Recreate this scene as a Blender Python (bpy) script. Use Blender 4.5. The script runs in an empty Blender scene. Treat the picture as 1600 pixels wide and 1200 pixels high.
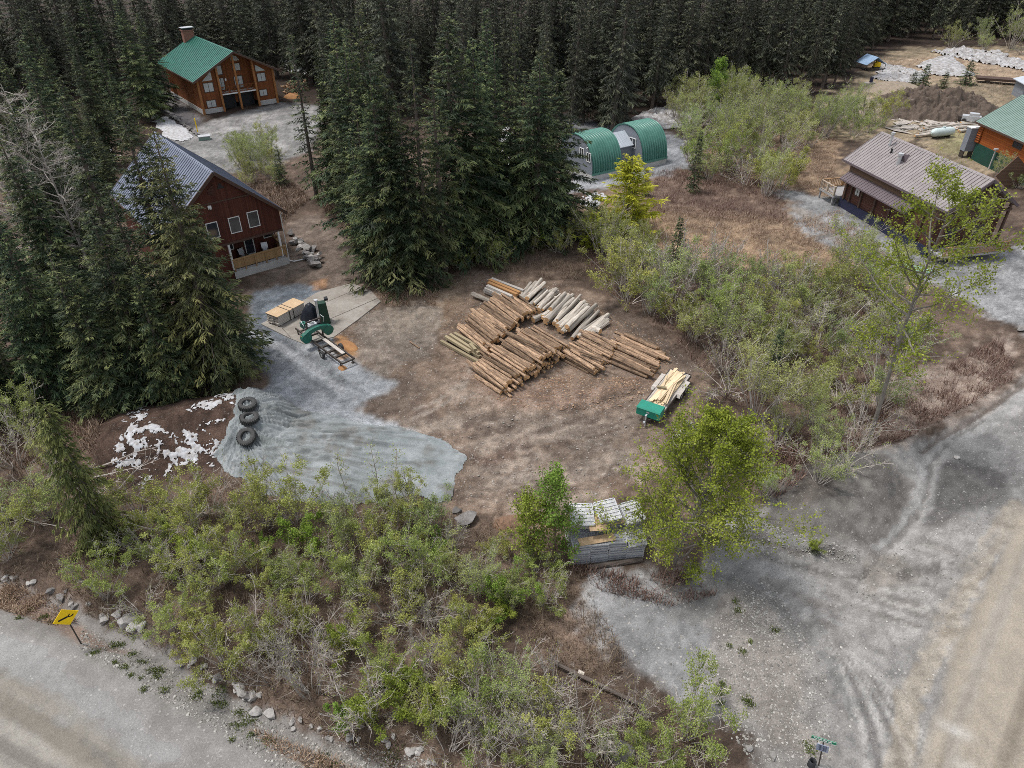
import bpy, math, random
import numpy as np
from mathutils import Vector, Matrix

random.seed(7)
rng = np.random.default_rng(7)
scene = bpy.context.scene
COL = scene.collection
R = math.radians

# ------------------------------------------------------------------ camera geometry
PITCH, FPX, CAMH = R(35.0), 1101.0, 30.0
def ray(px, py):
    x = (px - 800) / FPX; u = (600 - py) / FPX
    return np.array([x, math.cos(PITCH) + u * math.sin(PITCH), -math.sin(PITCH) + u * math.cos(PITCH)])
def at(px, py, z=0.0):
    d = ray(px, py); t = (z - CAMH) / d[2]
    return Vector((d[0] * t, d[1] * t, z))
def ats(pts, z=0.0):
    return np.array([at(*p, z)[:2] for p in pts])

# ------------------------------------------------------------------ noise
def _hash(ix, iy, seed):
    h = (ix.astype(np.int64) * 374761393 + iy.astype(np.int64) * 668265263 + seed * 974711) & 0x7fffffff
    h = ((h ^ (h >> 13)) * 1274126177) & 0x7fffffff
    return ((h ^ (h >> 16)) & 0xffff) / 65535.0
def vnoise(x, y, seed=0):
    x = np.asarray(x, float); y = np.asarray(y, float)
    ix = np.floor(x); iy = np.floor(y); fx = x - ix; fy = y - iy
    fx = fx * fx * (3 - 2 * fx); fy = fy * fy * (3 - 2 * fy)
    a = _hash(ix, iy, seed); b = _hash(ix + 1, iy, seed); c = _hash(ix, iy + 1, seed); d = _hash(ix + 1, iy + 1, seed)
    return (a * (1 - fx) + b * fx) * (1 - fy) + (c * (1 - fx) + d * fx) * fy
def fbm(x, y, seed=0, o=4):
    s = 0; a = .5; t = 0
    for i in range(o):
        s = s + a * vnoise(x * 2 ** i, y * 2 ** i, seed + i * 17); t += a; a *= .55
    return s / t
def sstep(a, b, x):
    t = np.clip((x - a) / (b - a), 0, 1); return t * t * (3 - 2 * t)
def segdist(x, y, P, closed=False):
    n = len(P); best = np.full(np.shape(x), 1e9)
    for i in range(n if closed else n - 1):
        a = P[i]; b = P[(i + 1) % n]; d = b - a; L = d @ d + 1e-9
        t = np.clip(((x - a[0]) * d[0] + (y - a[1]) * d[1]) / L, 0, 1)
        best = np.minimum(best, np.hypot(x - a[0] - t * d[0], y - a[1] - t * d[1]))
    return best
def inside(x, y, P):
    n = len(P); r = np.zeros(np.shape(x), bool)
    for i in range(n):
        a = P[i]; b = P[(i + 1) % n]
        c = ((a[1] > y) != (b[1] > y)) & (x < (b[0] - a[0]) * (y - a[1]) / (b[1] - a[1] + 1e-12) + a[0])
        r ^= c
    return r
def sdf(x, y, P):
    d = segdist(x, y, P, True); return np.where(inside(x, y, P), d, -d)
def sample_poly(pxs, n, seed):
    P = ats(pxs); g = np.random.default_rng(seed); out = []
    lo = P.min(0); hi = P.max(0)
    while len(out) < n:
        q = lo + (hi - lo) * g.random((n * 2, 2))
        q = q[inside(q[:, 0], q[:, 1], P)]
        out += list(q)
    return np.array(out[:n])
def poisson_poly(pxs, r, seed, tries=6000):
    P = ats(pxs); g = np.random.default_rng(seed); lo = P.min(0); hi = P.max(0); pts = []
    q = lo + (hi - lo) * g.random((tries, 2)); q = q[inside(q[:, 0], q[:, 1], P)]
    for p in q:
        rr = r
        if not pts or np.min(np.hypot(*(np.array(pts) - p).T)) > rr: pts.append(p)
    return pts

# ------------------------------------------------------------------ terrain height
DITCH = ats([(-120, 850), (0, 915), (120, 965), (215, 1000), (330, 1068), (400, 1110), (520, 1165), (620, 1205), (760, 1290)])
SNOWRIDGE = ats([(205, 690), (300, 668), (385, 660)])
TARPRIDGE = ats([(385, 655), (430, 690), (520, 720)])
BANKP = ats([(1190, 775), (1250, 715), (1400, 685), (1540, 600), (1610, 545), (1560, 600), (1480, 660), (1440, 700), (1400, 820), (1345, 855), (1250, 845)])
BANK = ats([(1150, 812), (1250, 850), (1345, 858)])
def Hh(x, y):
    x = np.asarray(x, float); y = np.asarray(y, float)
    h = .10 * (fbm(x * .25, y * .25, 3) - .5) + .05 * (fbm(x * 1.3, y * 1.3, 5) - .5)
    d = segdist(x, y, DITCH); h = h - .75 * np.exp(-(d / 1.0) ** 2)
    d = segdist(x, y, SNOWRIDGE) + 1.2 * (fbm(x * .5, y * .5, 9) - .5)
    h = h + 1.5 * np.clip(1 - (d / 3.6) ** 2, 0, 1) ** 1.2
    d = segdist(x, y, TARPRIDGE); h = h + .55 * np.exp(-(d / 2.6) ** 2)
    d = segdist(x, y, BANK); h = h + .35 * np.exp(-(d / .8) ** 2)
    h = h + .75 * sstep(-.3, 2.0, sdf(x, y, BANKP) + 1.0 * (fbm(x * .8, y * .8, 15) - .5))
    return h
def H1(x, y): return float(Hh(np.array([x]), np.array([y]))[0])
def on(px, py, dz=0.0):
    """point of the terrain seen at a photo position"""
    z = 0.0
    for _ in range(6):
        p = at(px, py, z); z = .5 * z + .5 * H1(p.x, p.y)
    p = at(px, py, z); p.z = H1(p.x, p.y) + dz
    return p
def stand(px_top, py_top, py_base):
    """foot and height of an upright thing from its top and the row of its foot"""
    y = at(800, py_base).y; d = ray(px_top, py_top)
    return Vector((d[0] / d[1] * y, y, H1(d[0] / d[1] * y, y))), CAMH + d[2] / d[1] * y

# ------------------------------------------------------------------ mesh builder
class MB:
    def __init__(s): s.v = []; s.t = []; s.n = 0; s.p = []
    def add(s, v, f, mi=0, tint=None):
        v = np.asarray(v, float).reshape(-1, 3)
        s.v.append(v)
        s.t.append(np.full(len(v), .5 if tint is None else tint) if np.ndim(tint) == 0 else np.asarray(tint, float))
        if isinstance(f, np.ndarray): s.p.append((f + s.n, mi))
        else:
            by = {}
            for q in f: by.setdefault(len(q), []).append(q)
            for k, q in by.items(): s.p.append((np.array(q) + s.n, mi))
        s.n += len(v)
    def box(s, c, d, mi=0, rz=0.0, M=None):
        x, y, z = [q / 2 for q in d]
        v = np.array([(a * x, b * y, e * z) for e in (-1, 1) for b in (-1, 1) for a in (-1, 1)])
        if rz: v = v @ np.array(Matrix.Rotation(rz, 3, 'Z')).T
        if M is not None: v = v @ np.array(M.to_3x3()).T
        s.add(v + np.array(c), [(0, 2, 3, 1), (4, 5, 7, 6), (0, 1, 5, 4), (2, 6, 7, 3), (0, 4, 6, 2), (1, 3, 7, 5)], mi)
    def bx(s, x0, x1, y0, y1, z0, z1, mi=0): s.box(((x0 + x1) / 2, (y0 + y1) / 2, (z0 + z1) / 2), (x1 - x0, y1 - y0, z1 - z0), mi)
    def bar(s, a, b, w, h=None, mi=0):
        a = Vector(a); b = Vector(b); d = b - a; L = d.length
        q = d.to_track_quat('Y', 'Z').to_matrix()
        s.box((a + b) / 2, (w, L, h or w), mi, M=q)
    def tube(s, P, r, n=6, mi=0, cap=True, tint=None, capmi=None):
        P = np.asarray(P, float); r = np.broadcast_to(np.asarray(r, float), (len(P),))
        T = np.gradient(P, axis=0); T /= np.linalg.norm(T, axis=1)[:, None] + 1e-9
        up = np.array([0, 0, 1.]) if abs(T[0][2]) < .9 else np.array([1., 0, 0])
        U = np.cross(T, up); U /= np.linalg.norm(U, axis=1)[:, None] + 1e-9
        W = np.cross(U, T)
        a = np.arange(n) * 2 * math.pi / n
        v = P[:, None] + r[:, None, None] * (np.cos(a)[None, :, None] * U[:, None] + np.sin(a)[None, :, None] * W[:, None])
        k = len(P); i = np.arange(k - 1)[:, None] * n; j = np.arange(n)[None]
        f = np.stack([i + j, i + (j + 1) % n, i + n + (j + 1) % n, i + n + j], -1).reshape(-1, 4)
        s.add(v.reshape(-1, 3), f, mi, tint)
        if cap:
            m = mi if capmi is None else capmi
            s.add(v[0], [tuple(range(n))], m, tint); s.add(v[-1], [tuple(range(n))[::-1]], m, tint)
    def cyl(s, a, b, r, r2=None, n=12, mi=0, capmi=None): s.tube([a, b], [r, r if r2 is None else r2], n, mi, True, None, capmi)
    def prism(s, poly, y0, y1, mi=0):
        """outline in x,z pushed along y"""
        n = len(poly)
        v = [(x, y0, z) for x, z in poly] + [(x, y1, z) for x, z in poly]
        s.add(v, [tuple(range(n)), tuple(range(n, 2 * n))[::-1]] + [(i, i + n, (i + 1) % n + n, (i + 1) % n) for i in range(n)], mi)
    def slab(s, poly, z0, z1, mi=0):
        n = len(poly)
        v = [(p[0], p[1], z0) for p in poly] + [(p[0], p[1], z1) for p in poly]
        s.add(v, [tuple(range(n))[::-1], tuple(range(n, 2 * n))] + [(i, (i + 1) % n, (i + 1) % n + n, i + n) for i in range(n)], mi)
    def mesh(s, name, mats, smooth=False):
        me = bpy.data.meshes.new(name)
        v = np.concatenate(s.v); t = np.concatenate(s.t)
        me.vertices.add(len(v)); me.vertices.foreach_set('co', v.ravel().astype(np.float32))
        idx = np.concatenate([p.ravel() for p, m in s.p]); tot = np.concatenate([np.full(len(p), p.shape[1]) for p, m in s.p])
        mi = np.concatenate([np.full(len(p), m) for p, m in s.p])
        me.loops.add(len(idx)); me.loops.foreach_set('vertex_index', idx.astype(np.int32))
        me.polygons.add(len(tot)); st = np.concatenate([[0], np.cumsum(tot)[:-1]])
        me.polygons.foreach_set('loop_start', st.astype(np.int32))
        me.polygons.foreach_set('material_index', mi.astype(np.int32))
        me.polygons.foreach_set('use_smooth', np.full(len(tot), bool(smooth)))
        me.update(calc_edges=True)
        a = me.attributes.new('tint', 'FLOAT', 'POINT'); a.data.foreach_set('value', t.astype(np.float32))
        for m in (mats if isinstance(mats, (list, tuple)) else [mats]): me.materials.append(m)
        return me
    def build(s, name, mats, parent=None, smooth=False):
        return link(name, s.mesh(name, mats, smooth), parent)

def link(name, data, parent=None, loc=None, rz=None):
    o = bpy.data.objects.new(name, data); COL.objects.link(o)
    if parent: o.parent = parent
    if loc is not None: o.location = loc
    if rz is not None: o.rotation_euler = (0, 0, rz)
    return o
def tag(o, label, cat, group=None):
    o['label'] = label; o['category'] = cat
    if group: o['group'] = group
    return o
def thing(name, label, cat, loc=(0, 0, 0), rz=0.0, group=None):
    return tag(link(name, None, None, loc, rz), label, cat, group)
def struct(o, kind='structure'): o['kind'] = kind; return o

# ------------------------------------------------------------------ materials
def newmat(name):
    m = bpy.data.materials.new(name); m.use_nodes = True; nt = m.node_tree; nt.nodes.clear()
    out = nt.nodes.new('ShaderNodeOutputMaterial'); return m, nt, out
def N(nt, t, **kw):
    n = nt.nodes.new(t)
    for k, v in kw.items():
        if k in n.inputs: n.inputs[k].default_value = v
        else: setattr(n, k, v)
    return n
def c4(c): return (c[0], c[1], c[2], 1)
def math_(nt, op, a, b):
    n = nt.nodes.new('ShaderNodeMath'); n.operation = op
    for i, q in enumerate((a, b)):
        if isinstance(q, (int, float)): n.inputs[i].default_value = q
        else: nt.links.new(q, n.inputs[i])
    return n.outputs[0]
def ramp(nt, fac, stops):
    n = nt.nodes.new('ShaderNodeValToRGB'); e = n.color_ramp.elements
    while len(e) < len(stops): e.new(.5)
    for q, (p, c) in zip(e, stops): q.position = p; q.color = c4(c)
    nt.links.new(fac, n.inputs[0]); return n.outputs[0]
def mixc(nt, f, a, b, bt='MIX'):
    n = nt.nodes.new('ShaderNodeMix'); n.data_type = 'RGBA'; n.blend_type = bt
    for i, q in ((0, f), (6, a), (7, b)):
        if isinstance(q, (int, float)): n.inputs[i].default_value = q
        elif isinstance(q, tuple): n.inputs[i].default_value = c4(q)
        else: nt.links.new(q, n.inputs[i])
    return n.outputs[2]
def surf(name, col, col2=None, scale=3.0, rough=.8, metal=0.0, bump=0.0, stretch=(1, 1, 1), rnd=0.0, fine=.25, spec=.3):
    """noise between two colours + fine grain + per-object value change"""
    m, nt, out = newmat(name)
    col2 = col2 or tuple(c * .65 for c in col)
    tc = N(nt, 'ShaderNodeTexCoord'); mp = N(nt, 'ShaderNodeMapping'); mp.inputs['Scale'].default_value = stretch
    nt.links.new(tc.outputs['Object'], mp.inputs[0])
    no = N(nt, 'ShaderNodeTexNoise', Scale=scale, Detail=6.0, Roughness=.65); nt.links.new(mp.outputs[0], no.inputs['Vector'])
    c = ramp(nt, no.outputs[0], [(.3, col2), (.7, col)])
    n2 = N(nt, 'ShaderNodeTexNoise', Scale=scale * 9, Detail=3.0); nt.links.new(mp.outputs[0], n2.inputs['Vector'])
    f = math_(nt, 'ADD', math_(nt, 'MULTIPLY', n2.outputs[0], 2 * fine), 1 - fine)
    if rnd:
        oi = N(nt, 'ShaderNodeObjectInfo')
        f = math_(nt, 'MULTIPLY', f, math_(nt, 'ADD', math_(nt, 'MULTIPLY', oi.outputs['Random'], 2 * rnd), 1 - rnd))
    h = N(nt, 'ShaderNodeHueSaturation'); nt.links.new(c, h.inputs['Color']); nt.links.new(f, h.inputs['Value'])
    b = N(nt, 'ShaderNodeBsdfPrincipled', Roughness=rough, Metallic=metal); b.inputs['Specular IOR Level'].default_value = spec
    nt.links.new(h.outputs[0], b.inputs['Base Color'])
    if bump:
        bp = N(nt, 'ShaderNodeBump', Strength=bump, Distance=.03); nt.links.new(no.outputs[0], bp.inputs['Height']); nt.links.new(bp.outputs[0], b.inputs['Normal'])
    nt.links.new(b.outputs[0], out.inputs[0]); return m
def boards(name, col, col2, width=.2, axis='X', rough=.75, gap=.35):
    """sawn boards: a tone per board and a dark joint between boards"""
    m, nt, out = newmat(name)
    tc = N(nt, 'ShaderNodeTexCoord'); sx = N(nt, 'ShaderNodeSeparateXYZ'); nt.links.new(tc.outputs['Object'], sx.inputs[0])
    src = math_(nt, 'ADD', sx.outputs['X'], math_(nt, 'MULTIPLY', sx.outputs['Y'], 1.0)) if axis == 'XY' else sx.outputs[axis]
    u = math_(nt, 'DIVIDE', src, width)
    fl = math_(nt, 'FLOOR', u, 0); fr = math_(nt, 'SUBTRACT', u, fl)
    wn = N(nt, 'ShaderNodeTexWhiteNoise'); wn.noise_dimensions = '1D'; nt.links.new(fl, wn.inputs['W'])
    no = N(nt, 'ShaderNodeTexNoise', Scale=1.3, Detail=6.0); nt.links.new(tc.outputs['Object'], no.inputs['Vector'])
    k = math_(nt, 'ADD', math_(nt, 'MULTIPLY', wn.outputs[0], .5), math_(nt, 'MULTIPLY', no.outputs[0], .6))
    c = ramp(nt, k, [(.15, col2), (.85, col)])
    e = math_(nt, 'LESS_THAN', fr, .1)
    c = mixc(nt, math_(nt, 'MULTIPLY', e, gap * 1.6), c, tuple(q * .25 for q in col2))
    b = N(nt, 'ShaderNodeBsdfPrincipled', Roughness=rough); b.inputs['Specular IOR Level'].default_value = .2
    nt.links.new(c, b.inputs['Base Color']); nt.links.new(b.outputs[0], out.inputs[0]); return m
def leafmat(name, stops, trans=.3, var=.25, rough=.6, nscale=.6, hue=.045):
    m, nt, out = newmat(name)
    at_ = N(nt, 'ShaderNodeAttribute', attribute_name='tint'); oi = N(nt, 'ShaderNodeObjectInfo')
    geo = N(nt, 'ShaderNodeNewGeometry'); no = N(nt, 'ShaderNodeTexNoise', Scale=nscale, Detail=3.0); nt.links.new(geo.outputs['Position'], no.inputs['Vector'])
    k = math_(nt, 'ADD', math_(nt, 'MULTIPLY', at_.outputs['Fac'], .6), math_(nt, 'MULTIPLY', no.outputs[0], .4))
    c = ramp(nt, k, stops)
    h = N(nt, 'ShaderNodeHueSaturation'); nt.links.new(c, h.inputs['Color'])
    nt.links.new(math_(nt, 'ADD', math_(nt, 'MULTIPLY', oi.outputs['Random'], 2 * var), 1 - var), h.inputs['Value'])
    nt.links.new(math_(nt, 'ADD', math_(nt, 'MULTIPLY', math_(nt, 'FRACT', math_(nt, 'MULTIPLY', oi.outputs['Random'], 7.3), 0), hue), .5 - hue / 2), h.inputs['Hue'])
    d = N(nt, 'ShaderNodeBsdfPrincipled', Roughness=rough); d.inputs['Specular IOR Level'].default_value = .2
    nt.links.new(h.outputs[0], d.inputs['Base Color'])
    if trans:
        t = N(nt, 'ShaderNodeBsdfTranslucent'); nt.links.new(h.outputs[0], t.inputs[0])
        mx = N(nt, 'ShaderNodeMixShader', Fac=trans); nt.links.new(d.outputs[0], mx.inputs[1]); nt.links.new(t.outputs[0], mx.inputs[2])
        nt.links.new(mx.outputs[0], out.inputs[0])
    else: nt.links.new(d.outputs[0], out.inputs[0])
    return m

M = dict(
    bark=surf('bark', (.17, .14, .12), (.07, .055, .045), 4, .9, bump=.6, stretch=(1, 1, .3)),
    greytwig=surf('grey_twig', (.50, .455, .41), (.27, .235, .205), 3, .9, rnd=.25),
    browntwig=surf('brown_twig', (.26, .185, .145), (.14, .095, .075), 3, .9, rnd=.25),
    needle=leafmat('needle', [(.15, (.021, .036, .021)), (.45, (.054, .080, .040)), (.8, (.20, .225, .088))], .15, .32),
    needle_olive=leafmat('needle_olive', [(.15, (.032, .045, .022)), (.45, (.088, .098, .042)), (.8, (.255, .24, .09))], .12, .15),
    needle_far=leafmat('needle_far', [(.15, (.023, .028, .023)), (.45, (.055, .062, .045)), (.8, (.155, .165, .095))], .12, .4),
    larch=leafmat('larch', [(.2, (.26, .31, .03)), (.5, (.46, .50, .05)), (.8, (.62, .64, .10))], .35, .1),
    leaf=leafmat('leaf', [(.2, (.175, .205, .052)), (.5, (.305, .345, .088)), (.8, (.46, .50, .16))], .35, .2),
    leaf_grey=leafmat('leaf_grey', [(.2, (.185, .225, .07)), (.5, (.295, .345, .11)), (.8, (.43, .485, .175))], .3, .18),
    leaf_bright=leafmat('leaf_bright', [(.2, (.14, .205, .03)), (.5, (.235, .33, .05)), (.8, (.37, .46, .10))], .35, .12),
    cotton=leafmat('cottonwood_leaf', [(.2, (.135, .172, .018)), (.5, (.26, .31, .036)), (.8, (.48, .52, .09))], .35, .06, hue=.012),
    concrete=surf('concrete', (.55, .54, .52), (.42, .41, .39), 1.2, .9, bump=.1),
    slab=surf('slab_concrete', (.36, .335, .30), (.22, .195, .165), .7, .9, bump=.1),
    brownlog=surf('log_bark', (.45, .305, .195), (.07, .046, .035), 3.2, .9, bump=.9, stretch=(1, 2.2, 1), rnd=.5, fine=.45),
    greylog=surf('weathered_log', (.58, .53, .46), (.27, .23, .19), 4, .9, bump=.4, stretch=(1, .6, 1), rnd=.32, fine=.4),
    cutend=surf('cut_wood', (.72, .46, .24), (.42, .24, .11), 4, .9, rnd=.35),
    beam_orange=surf('orange_beam', (.46, .25, .105), (.30, .16, .07), 2, .8, stretch=(1, .1, 1), rnd=.15),
    beam_pale=surf('pale_beam', (.36, .30, .19), (.23, .185, .115), 2, .85, stretch=(1, .1, 1), rnd=.2),
    plank=surf('fresh_plank', (.74, .60, .40), (.60, .45, .28), 2, .75, stretch=(1, .1, 1), rnd=.18),
    greyplank=surf('grey_plank', (.50, .47, .43), (.36, .32, .28), 2, .85, stretch=(1, .1, 1), rnd=.15),
    plywood=surf('plywood', (.60, .44, .28), (.50, .35, .21), 1.4, .8),
    rubber=surf('rubber', (.075, .073, .071), (.042, .041, .04), 5, .8, bump=.3),
    rim=surf('rim_paint', (.62, .62, .60), (.45, .45, .44), 4, .5),
    black=surf('black_plastic', (.03, .032, .035), (.018, .018, .02), 4, .5),
    darktarp=surf('dark_tarp', (.025, .03, .042), (.014, .016, .024), 3, .45, bump=.5),
    green_paint=surf('green_paint', (.015, .25, .17), (.012, .20, .135), 3, .45, spec=.5),
    mill_green=surf('mill_green', (.014, .14, .10), (.012, .10, .075), 4, .45, spec=.5),
    deepgreen=surf('deep_green_metal', (.02, .055, .035), (.014, .04, .026), 3, .5),
    steel=surf('dark_steel', (.10, .085, .075), (.055, .045, .04), 5, .6, .4),
    galv=surf('galvanised', (.66, .67, .68), (.50, .51, .53), 5, .45, .5),
    white=surf('white_paint', (.78, .78, .76), (.66, .66, .64), 3, .6),
    glass=surf('window_glass', (.035, .04, .05), (.02, .025, .032), 1, .08, spec=.8),
    glass_blind=surf('window_blind', (.50, .52, .50), (.38, .41, .41), 1, .25, spec=.6),
    sign_yellow=surf('sign_yellow', (.95, .64, .01), (.88, .57, .01), 2, .5),
    sign_black=surf('sign_black', (.015, .013, .012), None, 4, .6),
    sign_green=surf('sign_green', (.02, .24, .13), (.02, .20, .11), 3, .5),
    sign_grey=surf('sign_grey', (.33, .37, .46), (.27, .30, .38), 3, .5),
    rock=surf('rock', (.44, .42, .395), (.24, .225, .21), 2.5, .9, bump=.7, rnd=.3),
    darkrock=surf('dark_rock', (.25, .235, .225), (.12, .112, .107), 2.5, .9, bump=.7, rnd=.3),
    snow=surf('old_snow', (.60, .62, .65), (.28, .25, .23), 3, .75, bump=.4, fine=.15),
    roof_green=surf('green_roof', (.033, .17, .125), (.02, .105, .08), 1.1, .4, spec=.5, fine=.08),
    roof_teal=surf('faded_green_roof', (.20, .285, .245), (.155, .225, .19), .9, .45, spec=.5, fine=.08),
    roof_arch=surf('arch_green', (.10, .26, .205), (.06, .175, .14), 1.1, .35, spec=.5, fine=.08),
    roof_blue=surf('slate_blue_roof', (.20, .225, .285), (.135, .152, .20), 1.1, .45, spec=.5, fine=.08),
    roof_brown=surf('brown_metal_roof', (.29, .257, .252), (.205, .178, .174), 1.2, .4, spec=.5, fine=.08),
    roof_dark=surf('dark_brown_roof', (.145, .115, .125), (.11, .088, .095), .9, .5, fine=.08),
    roof_light=surf('light_metal_roof', (.50, .54, .58), (.40, .43, .47), .9, .4, fine=.08),
    trim_dark=surf('dark_brown_trim', (.10, .06, .045), (.065, .04, .03), 3, .7),
    wood_orange=boards('orange_cedar', (.25, .09, .033), (.13, .044, .017), .16, 'XY'),
    wood_log=boards('stained_log', (.36, .105, .026), (.21, .055, .015), .24, 'Z', gap=.5),
    wood_red=boards('red_brown_siding', (.12, .042, .028), (.062, .021, .015), .18, 'XY'),
    wood_dark=boards('dark_red_log', (.105, .048, .035), (.06, .026, .02), .25, 'Z', gap=.6),
    shake=boards('brown_shake', (.17, .11, .075), (.10, .065, .045), .17, 'Z'),
    deckwood=boards('deck_wood', (.42, .27, .135), (.30, .185, .09), .14, 'XY'),
    greydeck=boards('grey_deck', (.38, .37, .37), (.29, .28, .28), .14, 'XY'),
    railwood=surf('rail_wood', (.43, .26, .13), (.30, .17, .085), 3, .8),
    railpale=surf('pale_rail', (.50, .42, .34), (.36, .29, .22), 3, .8),
    post_orange=surf('orange_post', (.38, .17, .06), (.26, .11, .04), 3, .7),
    brick=surf('chimney_brick', (.30, .15, .11), (.20, .095, .07), 3, .9),
    skirt_blue=surf('navy_skirt', (.028, .032, .066), (.02, .023, .048), 1, .6),
    skirt_green=surf('green_skirt', (.018, .068, .05), (.013, .05, .037), 1, .6),
    grey_siding=boards('grey_siding', (.235, .255, .285), (.19, .205, .23), .16, 'Z', gap=.3),
    tank=surf('tank_paint', (.58, .66, .65), (.45, .53, .52), 2, .4),
    mint=surf('mint_canoe', (.38, .60, .47), (.30, .50, .38), 2, .5),
    bluetarp=surf('pale_blue_tarp', (.30, .42, .58), (.22, .33, .48), 2, .6),
    soil=surf('dark_heap_soil', (.15, .115, .09), (.06, .045, .036), 1.6, .95, bump=.8),
    gravelheap=surf('gravel_heap', (.36, .30, .23), (.22, .175, .13), 2.2, .95, bump=.8),
    sawdust=surf('sawdust', (.40, .21, .09), (.27, .135, .06), 2, .95),
)
M['greybark'] = surf('grey_bark', (.25, .225, .195), (.13, .115, .10), 3, .9, bump=.4)

# ------------------------------------------------------------------ ground sheet
ys = [8.0]
while ys[-1] < 330: ys.append(ys[-1] + .028 + .0078 * ys[-1])
ys = np.array([-80., -30., -15., -8., -2., 3., 6.] + ys + [420., 900., 2000.])
NX = 620
s_ = np.concatenate([[-1], np.linspace(-1, 1, NX), [1]])
hw = np.abs(ys) * .95 + 26
X = s_[None] * hw[:, None]; X[:, 0] = -2500; X[:, -1] = 2500
Y = np.repeat(ys[:, None], X.shape[1], 1)
Z = Hh(X, Y)
n1 = fbm(X * .35, Y * .35, 11, 5); n2 = fbm(X * 1.6, Y * 1.6, 21, 4); n3 = fbm(X * .1, Y * .1, 31, 3)
C = np.zeros(X.shape + (3,)); GR = np.zeros(X.shape)
def lerp(a, b, t): return np.asarray(a)[None, None] * (1 - t[..., None]) + np.asarray(b)[None, None] * t[..., None]
C[:] = lerp((.072, .052, .040), (.155, .112, .085), sstep(.3, .7, n1 * .6 + n2 * .4))
ZONES = {}
def paint(px, a, b, soft=.6, amp=1.2, grit=.3, k=1.0, nz=None, name=None, P=None):
    global C, GR
    P = ats(px) if P is None else P
    d = sdf(X, Y, P) + amp * (n1 - .5) * 2 + amp * .5 * (n2 - .5) * 2
    w = sstep(-soft * .6, soft * .6, d) * k
    t = sstep(.28, .72, (n2 * .55 + n1 * .45) if nz is None else nz)
    if grit >= .7: t = .5 + .45 * (t - .5)
    C = C * (1 - w[..., None]) + lerp(a, b, t) * w[..., None]
    GR = GR * (1 - w) + grit * w
    if name: ZONES[name] = d > 0
def line(px, width, a, k=.6, amp=.3, soft=.5, z=0.0):
    global C, Z
    P = ats(px); d = segdist(X, Y, P) + amp * (n2 - .5) * 2
    w = (1 - sstep(width * (1 - soft), width, d)) * k * (.68 + .5 * (n1 - .3))
    w = np.clip(w, 0, 1)
    C = C * (1 - w[..., None]) + np.asarray(a)[None, None] * w[..., None]
    if z: Z = Z + z * np.exp(-(d / (width * .7)) ** 2)
def streak(ang, across, along, seed):
    c, s = math.cos(ang), math.sin(ang)
    return fbm((X * c + Y * s) * along, (-X * s + Y * c) * across, seed, 3)
# forest floor far away
ff = sstep(95, 118, Y + 14 * (n3 - .5))
C = C * (1 - ff[..., None]) + lerp((.030, .022, .018), (.062, .044, .034), n1) * ff[..., None]
# tan field behind the thicket
paint([(920, 320), (1000, 260), (1090, 225), (1260, 200), (1330, 205), (1310, 320), (1400, 400), (1450, 440), (1340, 450), (1200, 430), (1060, 400), (940, 375)], (.125, .085, .06), (.27, .195, .13), 1.5, 3, .2)
paint([(940, 345), (1020, 335), (1200, 380), (1330, 400), (1320, 430), (1190, 420), (1040, 395)], (.16, .11, .075), (.33, .235, .15), 1.5, 2, .2, .8)
paint([(1020, 270), (1130, 255), (1220, 300), (1230, 345), (1120, 340), (1010, 320)], (.10, .068, .055), (.15, .105, .085), 1.5, 2.5, .2, .8)
# far right yard
paint([(1290, 150), (1400, 75), (1620, 70), (1640, 260), (1500, 270), (1420, 220), (1300, 215)], (.15, .125, .085), (.30, .235, .16), 2.5, 4, .2)
paint([(1360, 95), (1640, 75), (1640, 130), (1500, 125), (1390, 130)], (.22, .16, .11), (.36, .28, .2), 2.5, 4, .2)
paint([(1450, 185), (1520, 170), (1545, 250), (1470, 240)], (.16, .155, .08), (.26, .22, .13), 1.5, 3, .1)
# green house drive
paint([(245, 235), (270, 215), (322, 190), (440, 160), (500, 165), (490, 235), (410, 262), (330, 275), (290, 262)], (.155, .15, .145), (.265, .257, .248), 1.2, 1.2, .5, name='drive')
line([(300, 215), (360, 200), (420, 205), (440, 230)], 1.1, (.34, .33, .315), .6); line([(330, 245), (400, 235), (450, 215)], 1.0, (.17, .165, .155), .5)
paint([(262, 146), (318, 186), (300, 205), (252, 175)], (.10, .095, .10), (.16, .15, .15), 1, 1, .3, .9)
# hut yard
paint([(890, 300), (960, 290), (1085, 262), (1095, 225), (1050, 210), (880, 180), (880, 240)], (.19, .20, .215), (.29, .295, .305), 1.5, 2, .5)
# cabin yard
paint([(1225, 295), (1305, 310), (1400, 372), (1500, 395), (1640, 370), (1640, 545), (1560, 500), (1480, 450), (1330, 400), (1240, 350)], (.165, .165, .168), (.27, .27, .27), 1.3, 2.2, .5)
line([(1250, 330), (1330, 385), (1420, 420)], 1.6, (.20, .15, .10), .5, 1)
# path behind the red house
paint([(445, 350), (500, 335), (560, 400), (580, 440), (520, 450), (450, 440), (400, 470), (380, 455), (450, 410)], (.11, .085, .068), (.185, .145, .118), 1, 1.2, .3)
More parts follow.
